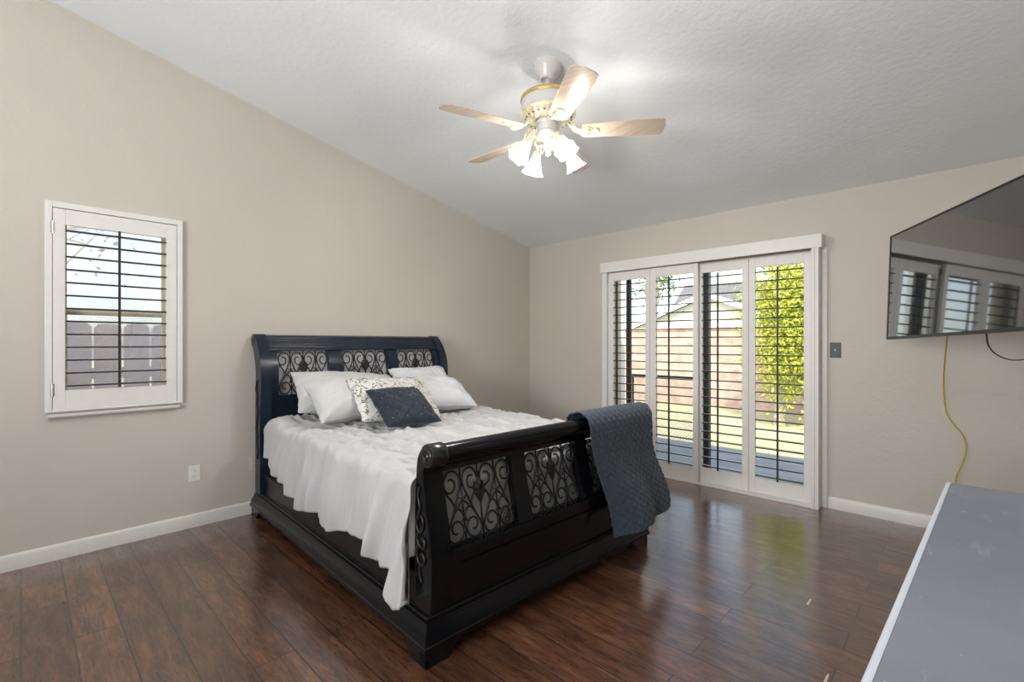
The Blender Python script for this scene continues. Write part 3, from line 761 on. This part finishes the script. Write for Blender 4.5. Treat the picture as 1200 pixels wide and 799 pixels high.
# ---- pillows
def pillow(name, label, B, A, W, th, mat, roll=0, seed=0, group=None, quilt=False, n=44, sag=.06, ruf=.010, H=None):
    """B bottom centre, A top centre (bed coordinates); A-B gives the lean"""
    B, A = Vector(B) + Vector((0, 0, .012)), Vector(A) + Vector((0, 0, .012)); up = A - B
    H = H or up.length; up.normalize()
    ac = Vector((0, 1, 0)); ac = (ac - up * ac.dot(up)).normalized()
    nrm = ac.cross(up).normalized()          # towards the foot / up
    if nrm.x < 0: nrm = -nrm
    if roll:
        R = Matrix.Rotation(roll, 3, nrm); up = R @ up; ac = R @ ac
    C0 = (A + B) / 2
    def f(side):
        def g(i, j):
            a, b = 2 * i - 1, 2 * j - 1
            e = max(0, (1 - abs(a) ** 2.8)) ** .5 * max(0, (1 - abs(b) ** 2.8)) ** .5
            x = a * W / 2 * (1 - sag * (1 - b * b)); y = b * H / 2 * (1 - sag * (1 - a * a))
            t = th / 2 * e
            ns = noise.noise(Vector((a * 2.3 + seed, b * 2.3, seed * 1.7)))
            cr = abs(noise.noise(Vector((a * 4.5 + b * 1.8 + seed, b * 4.5 - a * 2, seed + 5.0)))) ** .8
            t *= 1 + .22 * ns
            t += (ruf * .9 * cr - ruf * .4) * (.3 + .7 * min(1, e * 1.5)) if e > 0 else 0
            # radiating creases from the corners
            ang = math.atan2(1.02 - abs(b), 1.02 - abs(a)); rad = math.hypot(1 - abs(a), 1 - abs(b))
            t += ruf * .7 * math.sin(ang * 9 + seed) * math.exp(-rad * 2.4) * min(1, e * 3)
            if quilt:
                k1 = (a * 1.0 + b) * 2.0; k2 = (a - b * 1.0) * 2.0
                d1 = abs(k1 / 1.0 - round(k1)); d2 = abs(k2 - round(k2))
                t -= .010 * (math.exp(-(d1 / .05) ** 2) + math.exp(-(d2 / .05) ** 2)) * min(1, e * 2)
            x += .006 * noise.noise(Vector((b * 5, side, seed))); y += .006 * noise.noise(Vector((a * 5, side, seed + 3)))
            return C0 + ac * x + up * y + nrm * (side * max(0, t) + (0 if e > 0 else 0))
        return g
    m = MB(); m.grid(n, n, f(1)); k = len(m.f); m.grid(n, n, f(-1))
    m.f[k:] = [tuple(reversed(q)) for q in m.f[k:]]
    o = m.build(name, mat, None, smooth=True)
    import bmesh
    bm = bmesh.new(); bm.from_mesh(o.data); bmesh.ops.remove_doubles(bm, verts=bm.verts, dist=.0004); bmesh.ops.recalc_face_normals(bm, faces=bm.faces); bm.to_mesh(o.data); bm.free()
    for p in o.data.polygons: p.use_smooth = True
    place_local(o, C0); tag(o, label, 'pillow', group)
    fr = (ac, up, nrm, C0, H)
    return o, fr
GP = 'pillows piled against the headboard'
pillow('pillow', 'greyish white pillow leaning on the headboard, nearest the left wall window', (.55, .56, .80), (.31, .60, 1.00), .80, .21, M_PILLOW2, seed=1.3, group=GP, H=.42)
pillow('pillow', 'rumpled white pillow against the headboard on the side of the sliding door, behind the others', (.50, 1.31, .80), (.27, 1.32, 1.01), .58, .20, M_PILLOW, seed=4.1, group=GP, ruf=.02, H=.44, roll=.03)
pillow('pillow', 'smooth white pillow in front row, left of the floral one', (.86, .43, .80), (.64, .43, .985), .52, .22, M_PILLOW2, seed=2.2, group=GP, roll=.05, H=.36)
pillow('pillow', 'bright white pillow slumped beside the floral one, closest to the sliding door', (.90, 1.14, .80), (.60, 1.17, .96), .62, .20, M_PILLOW, seed=6.4, group=GP, ruf=.016, H=.40, roll=-.03)
pillow('pillow', 'off white pillow printed with dark floral branches', (1.06, .68, .785), (.81, .70, 1.00), .60, .15, M_FLORAL, seed=3.4, group=GP, ruf=.006, H=.40, sag=.03)
nv, (ac, up, nrm, C0, NH) = pillow('throw_pillow', 'small navy blue pintucked cushion in front of the other pillows', (1.27, .635, .775), (1.00, .645, .945), .40, .13, M_NAVY, seed=5.2, group=None, quilt=True, H=.385, ruf=.008, sag=.04)
for ka in range(-3, 4):
    for kb in range(-3, 4):
        if (ka + kb) % 2: continue
        a, b = ka * .25, kb * .25
        if abs(a) > .8 or abs(b) > .8: continue
        e = (1 - abs(a) ** 2.8) ** .5 * (1 - abs(b) ** 2.8) ** .5
        st_ = MB(); st_.lathe([(0, -.0025), (.0025, 0), (0, .0025)], 6, Matrix.Translation(ac * (a * .2) + up * (b * NH / 2) + nrm * (.13 / 2 * e * .98 - .004)))
        st_.build('bead', M_PLATE, nv, smooth=True)

# ---- quilted throw over the footboard
PTH = [(2.218, .768), (2.214, .79), (2.222, .83), (2.245, .868), (2.280, .888), (2.312, .892), (2.345, .880), (2.366, .852), (2.374, .81), (2.376, .74), (2.380, .62), (2.388, .48), (2.396, .34), (2.406, .20)]
pc = catmull([(a, 0, b) for a, b in PTH], 8)
al = [0]
for a, b in zip(pc, pc[1:]): al.append(al[-1] + (b - a).length)
TL = al[-1]
def throw_pt(i, j, off=0):
    s = i * TL; k = 0
    while k < len(al) - 2 and al[k + 1] < s: k += 1
    f = (s - al[k]) / max(1e-9, al[k+1] - al[k]); p = pc[k].lerp(pc[k+1], min(1, f)); t = (pc[k+1] - pc[k]).normalized()
    nr = Vector((t.z, 0, -t.x)) * -1
    if nr.x < 0 and p.z < .8: nr = -nr
    if p.z >= .8: nr = (p - Vector((2.30, 0, .82))).normalized(); nr.y = 0
    h = sstep(.30, 1.0, i)
    vL = 1.035 + .175 * h; vR = 1.675 + .095 * h + .015 * math.sin(i * 9)
    v = vL + (vR - vL) * j
    # hanging depth profile across the width: left margin turns in, folds deepen downwards
    hang = sstep(.42, 1.0, i)
    out = (.012 + hang * (.085 * sstep(0, .30, j) * (1 - .55 * sstep(.35, .75, j)) + .018 * math.sin(j * 8.5 + .6) ** 2 * sstep(.3, .6, j)))
    x = j * (vR - vL); a = (x + s) / .052; b = (x - s) / .052
    q = min(abs(a - round(a)), abs(b - round(b))); puff = min(1, q / .34) ** .5
    ins = 1 if p.x > 2.26 or p.z > .86 else .1
    d = out * ins + .0065 * puff + .003 * noise.noise(Vector((x * 9, s * 9, 1)))
    hem = .05 * hang * j
    r = Vector((p.x, v, p.z + hem * i)) + nr * d
    r.z -= .02 * hang * (1 - j) * 0
    return r
m = MB(); m.grid(330, 190, throw_pt)
th = m.build('quilted_throw', M_QUILT, None, smooth=True, solid=-.006)
place_local(th, (2.3, 1.4, .8)); tag(th, 'dark slate blue diamond quilted throw draped over the footboard corner', 'throw')

# ================================================================== ceiling fan
FX, FY = -1.77, 2.15; FZC = zc(FY)
fan = empty('ceiling_fan', (FX, FY, FZC)); tag(fan, 'white and gold five blade ceiling fan with four lit tulip glass lamps', 'ceiling fan')
tilt = math.atan(.198176)
c = MB(); c.lathe([(.080, .0), (.081, -.020), (.078, -.036), (.066, -.054), (.050, -.070), (.042, -.088), (.036, -.098), (.030, -.099), (.028, -.088), (.016, -.088)], 32, Matrix.Translation((0, 0, .004)) @ Matrix.Rotation(-tilt, 4, 'X'))
autosmooth(c.build('canopy', M_FANW, fan), 50)
def fz(z): return z - FZC
c = MB(); c.tube([(0, 0, -.03), (0, 0, fz(2.745))], .0125, 16); c.build('downrod', M_FANW, fan, smooth=True)
c = MB(); c.lathe([(0.0, fz(2.762)), (.05, fz(2.760)), (.115, fz(2.752)), (.148, fz(2.738)), (.158, fz(2.722)), (.160, fz(2.70)), (.160, fz(2.655)), (.150, fz(2.638)), (.0, fz(2.636))], 48)
hs = autosmooth(c.build('motor_housing', M_FANW, fan), 30)
c = MB(); c.lathe([(.150, fz(2.744)), (.163, fz(2.734)), (.166, fz(2.724)), (.163, fz(2.714)), (.150, fz(2.712))], 48); autosmooth(c.build('gold_band', M_BRASS, hs), 60)
c = MB(); c.lathe([(.152, fz(2.652)), (.163, fz(2.648)), (.164, fz(2.640)), (.150, fz(2.634)), (.142, fz(2.618)), (.120, fz(2.606)), (.09, fz(2.602)), (.0, fz(2.600))], 48)
autosmooth(c.build('pierced_ring', M_IVORY, hs), 40)
c = MB()
for k in range(24):
    a = 2 * PI * k / 24; c.lathe([(0, -.004), (.008, 0), (0, .004)], 8, Matrix.Translation((.134 * math.cos(a), .134 * math.sin(a), fz(2.612))))
c.build('vent_slots', M_SLOT, hs)
c = MB(); c.lathe([(0, fz(2.602)), (.074, fz(2.60)), (.078, fz(2.585)), (.068, fz(2.575)), (.066, fz(2.535)), (.074, fz(2.525)), (.070, fz(2.510)), (.040, fz(2.492)), (.022, fz(2.470)), (.030, fz(2.455)), (.024, fz(2.44)), (.012, fz(2.42)), (.016, fz(2.405)), (0, fz(2.395))], 32)
kit = autosmooth(c.build('switch_housing', M_FANW, fan), 40)
ZB = 2.535
a0 = math.radians(36.2)
for k in range(5):
    a = a0 - k * 2 * PI / 5; R = Matrix.Rotation(a, 4, 'Z'); pit = Matrix.Rotation(math.radians(-13), 4, 'X')
    root = Matrix.Translation((0, 0, fz(ZB))) @ R
    b = MB(); up_ = []; out_ = [(.195, -.050), (.21, -.056), (.40, -.064), (.60, -.072), (.645, -.068), (.660, -.050), (.668, 0), (.660, .050), (.645, .068), (.60, .072), (.40, .064), (.21, .056), (.195, .050)]
    b.prism(out_, lambda x, y, t: root @ (pit @ Vector((x, y, t))), -.003, .003)
    bl = b.build('fan_blade', M_BLADE, fan, bevel=.0015)
    ar = MB()
    def Q(x, y, z): return root @ (pit @ Vector((x, y, z)))
    # scroll work iron: plate under the blade and curling arms up to the motor
    plate = [(.185, -.012), (.20, -.034), (.225, -.040), (.25, -.030), (.262, -.018), (.275, -.026), (.292, -.014), (.296, 0)]
    plate = plate + [(x, -y) for x, y in plate[-2::-1]]
    ar.prism(plate, lambda x, y, t: Q(x, y, t), -.010, -.004)
    for s in (-1, 1):
        ar.tube([root @ Vector(p) for p in catmull([(.10, s * .012, .062), (.13, s * .030, .045), (.15, s * .036, .018), (.175, s * .022, .0), (.20, s * .03, -.008), (.225, s * .034, -.012), (.24, s * .016, -.014), (.22, s * .008, -.014)], 4)], .0055, 6)
        ar.tube([root @ Vector(p) for p in catmull([(.11, s * .004, .055), (.145, s * .012, .02), (.17, s * .004, .006), (.20, s * .012, -.008)], 4)], .005, 6)
    ar.build('blade_iron', M_IVORY, bl, smooth=False)
# light kit
for k in range(4):
    a = math.radians(-20 + 90 * k); R = Matrix.Rotation(a, 4, 'Z')
    ar = MB(); pts = catmull([(.03, 0, fz(2.50)), (.06, 0, fz(2.475)), (.085, 0, fz(2.49)), (.115, 0, fz(2.49)), (.130, 0, fz(2.465))], 5)
    ar.tube([R @ p for p in pts], .007, 8)
    ar.tube([R @ p for p in catmull([(.04, .0, fz(2.46)), (.07, 0, fz(2.44)), (.09, 0, fz(2.455)), (.08, 0, fz(2.475))], 4)], .005, 6)
    el = Matrix.Rotation(math.radians(-32), 4, 'Y')
    S = R @ Matrix.Translation((.130, 0, fz(2.462))) @ el
    ar.lathe([(.012, .012), (.022, .004), (.026, -.012), (.028, -.030), (.024, -.034)], 16, S)
    arm = ar.build('lamp_arm', M_IVORY, kit, smooth=True)
    sh_ = MB(); pf = [(.025, -.022), (.029, -.036), (.033, -.055), (.038, -.075), (.046, -.098), (.055, -.116), (.062, -.128)]
    wob = lambda t, an: 1 + .10 * t * t * math.cos(6 * an) + .03 * t * math.cos(12 * an)
    sh_.lathe(pf, 48, S, wob=wob)
    o = len(sh_.v)
    sh_.f = [q for q in sh_.f if len(q) == 4]; sh_.m = [0] * len(sh_.f)
    s1 = sh_.build('tulip_shade', M_SHADE, arm, smooth=True)
    bb = MB(); bb.lathe([(0, -.026), (.010, -.03), (.013, -.045), (.022, -.066), (.024, -.08), (.018, -.096), (.008, -.103), (0, -.104)], 16, S)
    bo = bb.build('bulb', M_BULB, arm, smooth=True)
    lp = light('fan_bulb_light', 'POINT', (0, 0, 0), BULB_W, (1, .97, .92), shadow_soft_size=.026)
    lp.location = Vector((FX, FY, FZC)) + (S @ Vector((0, 0, -.108)))
# pull chain
c = MB(); c.tube([(-.05, -.05, fz(2.51)), (-.052, -.052, fz(2.40))], .0015, 5); c.lathe([(0, -.008), (.005, 0), (0, .008)], 8, Matrix.Translation((-.052, -.052, fz(2.395))))
c.build('pull_chain', M_BRASS, kit)

# ================================================================== television
fwd = Vector((-math.sin(YAW), math.cos(YAW), 0)); rgt = Vector((math.cos(YAW), math.sin(YAW), 0)); upv = Vector((0, 0, 1))
F = 551.965
uc = (fwd + rgt * .257 + upv * -.028).normalized()           # along the screen, away
vc = (upv + rgt * .05 + fwd * .015); vc = (vc - uc * vc.dot(uc)).normalized()
D_ = 2.88
TLc = Vector((0, 0, EYE)) + fwd * D_ + rgt * (D_ * 443 / F) + upv * (D_ * 124.7 / F)
nc = uc.cross(vc); 
if nc.x > 0: nc = -nc
TW, TH = 1.11, .632
tv = empty('television', TLc); tag(tv, 'large black flat screen television on a swing arm, reflecting the shutters', 'television')
tp = lambda a, b, d: -uc * a - vc * b + nc * d      # a from far edge towards us, b down, d towards the viewer
m = MB()
def tbox(m, a0, a1, b0, b1, d0, d1):
    c_ = [tp(a, b, d) for d in (d0, d1) for a, b in ((a0, b0), (a1, b0), (a1, b1), (a0, b1))]
    m.add(c_, [(0,3,2,1),(4,5,6,7),(0,1,5,4),(1,2,6,5),(2,3,7,6),(3,0,4,7)])
tbox(m, 0, TW, 0, .009, -.022, 0); tbox(m, 0, TW, TH - .016, TH, -.022, 0); tbox(m, 0, .009, .009, TH - .016, -.022, 0); tbox(m, TW - .009, TW, .009, TH - .016, -.022, 0)
m.build('bezel', M_TVBODY, tv)
m = MB(); tbox(m, .009, TW - .009, .009, TH - .016, -.020, -.003); m.build('screen', M_SCREEN, tv)
m = MB(); tbox(m, .004, TW - .004, .004, TH - .004, -.032, -.0225); tbox(m, .12, TW - .12, .16, TH - .03, -.070, -.032); m.build('back_cover', M_TVBODY, tv, bevel=.006)
ctr = tp(TW / 2, TH / 2, -.07)
wallp = Vector((XR - .012, 3.45, TLc.z - TH / 2)) - TLc
elb = Vector((XR - .10, 3.02, TLc.z - TH / 2)) - TLc
m = MB(); m.tube([ctr + nc * -.03, elb], .018, 8); m.tube([elb, wallp], .018, 8); m.tube([elb - Vector((0, 0, .03)), elb + Vector((0, 0, .03))], .024, 12)
m.box(tuple(wallp + Vector((-.006, -.10, -.12))), tuple(wallp + Vector((.012, .10, .12))))
q = [tp(TW/2 + a, TH/2 + b, d) for d in (-.105, -.07) for a, b in ((-.11, -.11), (.11, -.11), (.11, .11), (-.11, .11))]
m.add(q, [(0,3,2,1),(4,5,6,7),(0,1,5,4),(1,2,6,5),(2,3,7,6),(3,0,4,7)])
m.build('swing_arm_mount', M_TVBODY, tv)
def ray_y(px, py, y):
    r = (px - 600) / F; u_ = (401.665 - py) / F; dx = -math.sin(YAW) + math.cos(YAW) * r; dy = math.cos(YAW) + math.sin(YAW) * r
    d = y / dy; return Vector((dx * d, y, EYE + u_ * d))
# cables
yc = [(1111, 385, 3.60), (1110, 397, 3.63), (1108, 415, 3.9), (1106, 440, 4.25), (1106, 462, 4.36), (1109, 484, 4.385), (1118, 498, 4.385), (1128, 510, 4.385), (1132, 525, 4.385), (1128, 541, 4.385), (1121, 556, 4.38), (1119, 568, 4.36), (1120, 590, 4.3), (1130, 640, 4.2)]
pts = catmull([ray_y(*p) for p in yc], 6)
m = MB(); m.tube(pts, .0042, 8); yo = m.build('network_cable', M_YEL, None, smooth=True); tag(yo, 'yellow cable hanging from the television down behind the dresser', 'cable')
bc = [(1153, 385, 3.15), (1156, 392, 3.17), (1158, 404, 3.3), (1166, 414, 3.5), (1178, 420, 3.7), (1190, 422, 3.9), (1203, 420, 4.1), (1216, 412, 4.3), (1220, 405, 4.385)]
m = MB(); m.tube(catmull([ray_y(*p) for p in bc], 6), .0035, 8); bo = m.build('power_cord', M_BLK, None, smooth=True); tag(bo, 'black cord curving out from under the television to the wall', 'cord')

# ================================================================== dresser
ds = empty('dresser', (-.045, 2.086, 0)); tag(ds, 'low dresser with worn grey top and pale rounded edge below the television', 'dresser')
DL = 1.62; Wd = .47; DT = .845
m = MB(); m.box((.028, -DL + .03, DT - .004), (Wd, -.006, DT)); 
m = MB(); 
sk = .044     # slight skew of the long edge as photographed
m.add([(.0135,-.006,DT-.02),(.0135 - sk*DL,-DL,DT-.02),(Wd,-DL,DT-.02),(Wd,-.006,DT-.02),(.0135,-.006,DT),(.0135 - sk*DL,-DL,DT),(Wd,-DL,DT),(Wd,-.006,DT)], [(3,2,1,0),(4,5,6,7),(0,1,5,4),(1,2,6,5),(2,3,7,6),(3,0,4,7)])
m.build('top_panel', M_DTOP, ds)
m = MB(); P = [(.0255, 0), (.0255, -.001)]
arc = [(.013, .0)] + [(.010 - .010 * math.sin(t), -.010 + .010 * math.cos(t)) for t in [PI / 2 * k / 8 for k in range(9)]] + [(0, -.03), (.013, -.03)]
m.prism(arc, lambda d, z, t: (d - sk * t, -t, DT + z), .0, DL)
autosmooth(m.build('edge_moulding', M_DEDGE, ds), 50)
m = MB(); m.box((.02, -DL + .06, .08), (Wd, -.012, DT - .021)); m.box((.05, -DL + .08, 0), (Wd, -.03, .08))
ca = m.build('carcass', M_DBODY, ds)
for r_ in range(3):
    for c_ in range(2):
        z0 = .12 + r_ * .235; y1 = -.03 - c_ * .76
        m = MB(); m.box((.004, y1 - .73, z0), (.0195, y1, z0 + .215)); dw = m.build('drawer', M_DBODY, ds, bevel=.004)
        for t in (.2, .53):
            k = MB(); k.lathe([(0, .022), (.012, .02), (.014, .014), (.006, .008), (.006, 0)], 14, Matrix.Translation((.004, y1 - t, z0 + .11)) @ Matrix.Rotation(-PI / 2, 4, 'Y'))
            k.build('knob', M_METAL, dw, smooth=True)

# ================================================================== plates
def outlet(y, z, mat, label, slots=True):
    o = empty('wall_outlet', (XL, y, z)); tag(o, label, 'outlet')
    m = MB(); m.box((0, -.036, -.057), (.006, .036, .057)); m.build('cover_plate', mat, o, bevel=.003)
    for s in (-1, 1):
        m = MB(); m.box((.005, -.017, s * .020 - .0145), (.0075, .017, s * .020 + .0145)); rc = m.build('receptacle', mat, o, bevel=.002)
        if slots:
            m = MB(); m.box((.0072, -.008, s*.02 - .002), (.0079, -.006, s*.02 + .007)); m.box((.0072, .006, s*.02 - .002), (.0079, .008, s*.02 + .006)); m.box((.0072, -.002, s*.02 - .010), (.0079, .002, s*.02 - .006)); m.build('slots', M_SLOT, rc)
outlet(.843, .376, M_PLATE, 'white duplex outlet on the left wall below the window')
outlet(1.235, .380, M_PLATE2, 'beige outlet partly hidden behind the headboard post')
o = empty('light_switch', (-.727, YB, 1.240)); tag(o, 'dark bronze toggle switch plate beside the sliding door', 'light switch')
m = MB(); m.box((-.036, -.006, -.059), (.036, 0, .059)); m.build('switch_plate', M_SWITCH, o, bevel=.003)
m = MB(); m.box((-.0045, -.018, -.006), (.0045, -.006, .010)); m.build('toggle', M_PLATE2, o, bevel=.001)

# ================================================================== outside
GZ = -.12
def mat_ground(name, a, b, scale, rough=.9, bm_=.4):
    m, n, bs = node_mat(name); v = tex_coord(n)
    n.links.new(ramp(n, noise_tex(n, v, scale, 6, .65), [(.3, a), (.7, b)]), bs.inputs['Base Color']); setp(bs, Roughness=rough, Specular_IOR_Level=.2)
    bump(n, bs, noise_tex(n, v, scale * 8, 3), bm_, .01); return m
M_LAWN = mat_ground('dry_lawn', (.42, .40, .22), (.60, .55, .36), 3)
M_CONC = mat_ground('patio_concrete', (.30, .31, .33), (.42, .43, .45), 2, bm_=.1)
struct(MB().box((-60, -40, -.4), (60, 80, GZ - .03)).build('ground', M_LAWN))
struct(MB().box((-9, 4.54, -.3), (6, 6.6, GZ)).build('patio', M_CONC))
# brick garden wall
def mat_brick():
    m, n, b = node_mat('garden_brick'); v = tex_coord(n, rot=(PI / 2, 0, 0))
    br = n.nodes.new('ShaderNodeTexBrick'); n.links.new(v, br.inputs['Vector']); br.inputs['Scale'].default_value = 1
    br.inputs['Brick Width'].default_value = .30; br.inputs['Row Height'].default_value = .10; br.inputs['Mortar Size'].default_value = .006
    br.inputs['Color1'].default_value = (.42, .28, .23, 1); br.inputs['Color2'].default_value = (.50, .35, .30, 1); br.inputs['Mortar'].default_value = (.42,.32,.27, 1)
    f = ramp(n, noise_tex(n, v, 5, 5), [(.3, (.75,.75,.75)), (.7, (1.2,1.2,1.2))])
    n.links.new(mixc(n, br.outputs['Color'], f, 1.0, 'MULTIPLY'), b.inputs['Base Color']); setp(b, Roughness=.9); return m
M_BRICK = mat_brick()
m = MB(); m.box((-7.5, 11, GZ - .1), (6, 11.2, 1.60)); m.box((-7.5, 10.97, 1.60), (6, 11.23, 1.66))
tag(m.build('garden_wall', M_BRICK), 'pinkish brick garden wall at the far end of the lawn', 'garden wall')
# timber side fence beyond the patio
M_FENCEW = plain('sunlit_fence_boards', (.52, .40, .22), .8, var=.25, scale=5)
fr = empty('board_fence', (-7.2, 11, GZ)); tag(fr, 'weathered tan board fence seen past the left door shutter', 'fence')
m = MB()
for k in range(30):
    m.box((k * -.0 - .0, -.15 - k * .16, 0), (.022, -.005 - k * .16, 1.85))
m.build('boards', M_FENCEW, fr)
m = MB(); m.box((-.06, -4.8, .35), (0, 0, .44)); m.box((-.06, -4.8, 1.35), (0, 0, 1.44)); m.build('rails', M_FENCEW, fr)
# grooved siding of the house wing
M_SIDE = plain('pale_siding', (.75, .75, .70), .7, var=.04)
wg = MB()
for k in range(3): wg.box((-3.50, 5.40 + k * .11, GZ), (-3.352, 5.50 + k * .11, 2.30))
wg.box((-3.49, 5.40, GZ), (-3.362, 5.72, 2.30)); struct(wg.build('pillar_patio', M_SIDE))
# neighbour's gable house
M_ROOF = plain('grey_shingle_roof', (.17, .17, .18), .9, var=.2, scale=6)
M_HWALL = plain('white_house_wall', (.66, .66, .66), .8, var=.03)
M_FASC = plain('white_fascia', (.85, .85, .85), .6, var=.02)
hs = empty('gable_house', (-8.2, 21, GZ), math.radians(12)); tag(hs, 'white gabled neighbouring house with grey shingle roof behind the brick wall', 'house')
m = MB(); m.prism([(-6, 0), (6, 0), (6, .95), (0, 3.45), (-6, .95)], lambda a, z, t: (a, t, z), 0, 8); m.build('wall', M_HWALL, hs)
m = MB()
for s in (-1, 1):
    m.prism([(0, 3.50), (s * 6.7, .72), (s * 6.7, .86), (0, 3.66)], lambda a, z, t: (a, t, z), -.5, 8.4)
m.build('roof', M_ROOF, hs)
m = MB()
for s in (-1, 1): m.prism([(0, 3.42), (s * 6.7, .63), (s * 6.7, .84), (0, 3.64)], lambda a, z, t: (a, t, z), -.54, -.5)
m.build('fascia', M_FASC, hs)
m = MB(); m.prism([(-4.0, 1.2), (9, 1.2), (7, 4.6), (-2.0, 4.6)], lambda a, z, t: (a, t, z), 5, 9); m.build('rear_roof', M_ROOF, hs)
# trees
M_LEAFY = mat_ground('yellow_green_leaves', (.22, .30, .03), (.62, .60, .10), 2.2, .6)
M_LEAFG = mat_ground('olive_green_leaves', (.07, .12, .04), (.18, .24, .09), 2.2, .6)
M_BARK = plain('pale_bark', (.42, .36, .30), .9, var=.3, scale=14, bmp=.4, bscale=40)
def tree(name, loc, crown, r3, nleaf, leaf, mat, label, trunk_r=.08, seed=1, cat='tree', clusters=26, group=None):
    R = random.Random(seed); t = empty(name, loc); tag(t, label, cat, group)
    C_ = Vector(crown); m = MB()
    m.tube(catmull([(0, 0, -.1), (.05, .02, C_.z * .35), (C_.x * .6, C_.y * .6, C_.z * .75), (C_.x, C_.y, C_.z)], 5), lambda q: trunk_r * (1 - .7 * q), 8)
    cl = []
    for k in range(clusters):
        d = Vector((R.gauss(0, 1), R.gauss(0, 1), R.gauss(0, 1))).normalized() * R.uniform(.35, .95)
        p = C_ + Vector((d.x * r3[0], d.y * r3[1], d.z * r3[2])); cl.append(p)
        s = Vector((C_.x * .7, C_.y * .7, C_.z * R.uniform(.45, .95)))
        m.tube([s, s.lerp(p, .5) + Vector((0, 0, -.06)), p], lambda q: trunk_r * .28 * (1 - .8 * q), 5)
    m.build('trunk', M_BARK, t, smooth=True)
    f = MB()
    for k in range(nleaf):
        c = R.choice(cl); q = c + Vector((R.gauss(0, .22) * r3[0], R.gauss(0, .22) * r3[1], R.gauss(0, .20) * r3[2]))
        a = Vector((R.uniform(-1, 1), R.uniform(-1, 1), R.uniform(-1, 1))).normalized(); b = a.cross(Vector((R.uniform(-1, 1), R.uniform(-1, 1), .3))).normalized()
        s = leaf * R.uniform(.6, 1.2)
        f.add([q - a * s, q + b * s * .45, q + a * s, q - b * s * .45], [(0, 1, 2, 3)])
    f.build('foliage', mat, t); return t
tree('leafy_tree', (-2.35, 9.2, GZ), (.45, 0, 1.72), (.98, .7, 1.38), 26000, .040, M_LEAFY, 'bright yellow-green leafy tree with a pale trunk behind the shutter nearest the switch', .11, 3, clusters=90)
tree('leafy_shrub', (-.55, 7.0, GZ), (0, 0, .35), (.45, .35, .35), 3000, .035, M_LEAFY, 'low yellow-green shrub at the foot of the yellow-green tree', .03, 8, 'shrub')
tree('sparse_tree', (-7.0, 13.5, GZ), (0, 0, 3.4), (1.0, .9, 1.0), 1500, .05, M_LEAFG, 'sparse olive tree beyond the brick wall, behind the farthest shutter', .10, 11)
tree('sparse_tree', (-3.0, 12.5, GZ), (0, 0, 3.6), (.8, .7, .7), 1100, .05, M_LEAFG, 'sparse olive branches above the brick wall, left of the yellow-green tree', .08, 13)
# outside the left wall window: dog eared board fence
M_FGREY = plain('weathered_grey_boards', (.34, .22, .18), .85, var=.35, scale=3)
ff = empty('picket_fence', (-5.15, 0, -.3)); tag(ff, 'weathered grey dog-eared board fence outside the small left window', 'fence')
R_ = random.Random(4)
for k in range(17):
    y = -1.3 + k * .19; h = 1.76 + R_.uniform(-.008, .008); m = MB()
    m.prism([(0, 0), (.176, 0), (.176, h - .035), (.15, h - .006), (.12, h), (.056, h), (.026, h - .006), (0, h - .035)], lambda a, z, t: (t, y + a, z), -.02, 0)
    m.build('board', M_FGREY, ff)
m = MB(); m.box((-.07, -1.3, .4), (-.021, 1.95, .49)); m.box((-.07, -1.3, 1.3), (-.021, 1.95, 1.39)); m.build('rails', M_FGREY, ff)
tree('bare_tree', (-10.5, -.3, GZ), (0, 0, 3.6), (2.6, 3.0, 1.6), 500, .05, M_LEAFG, 'thin bare branched tree above the fence outside the small left window', .12, 21, clusters=60)
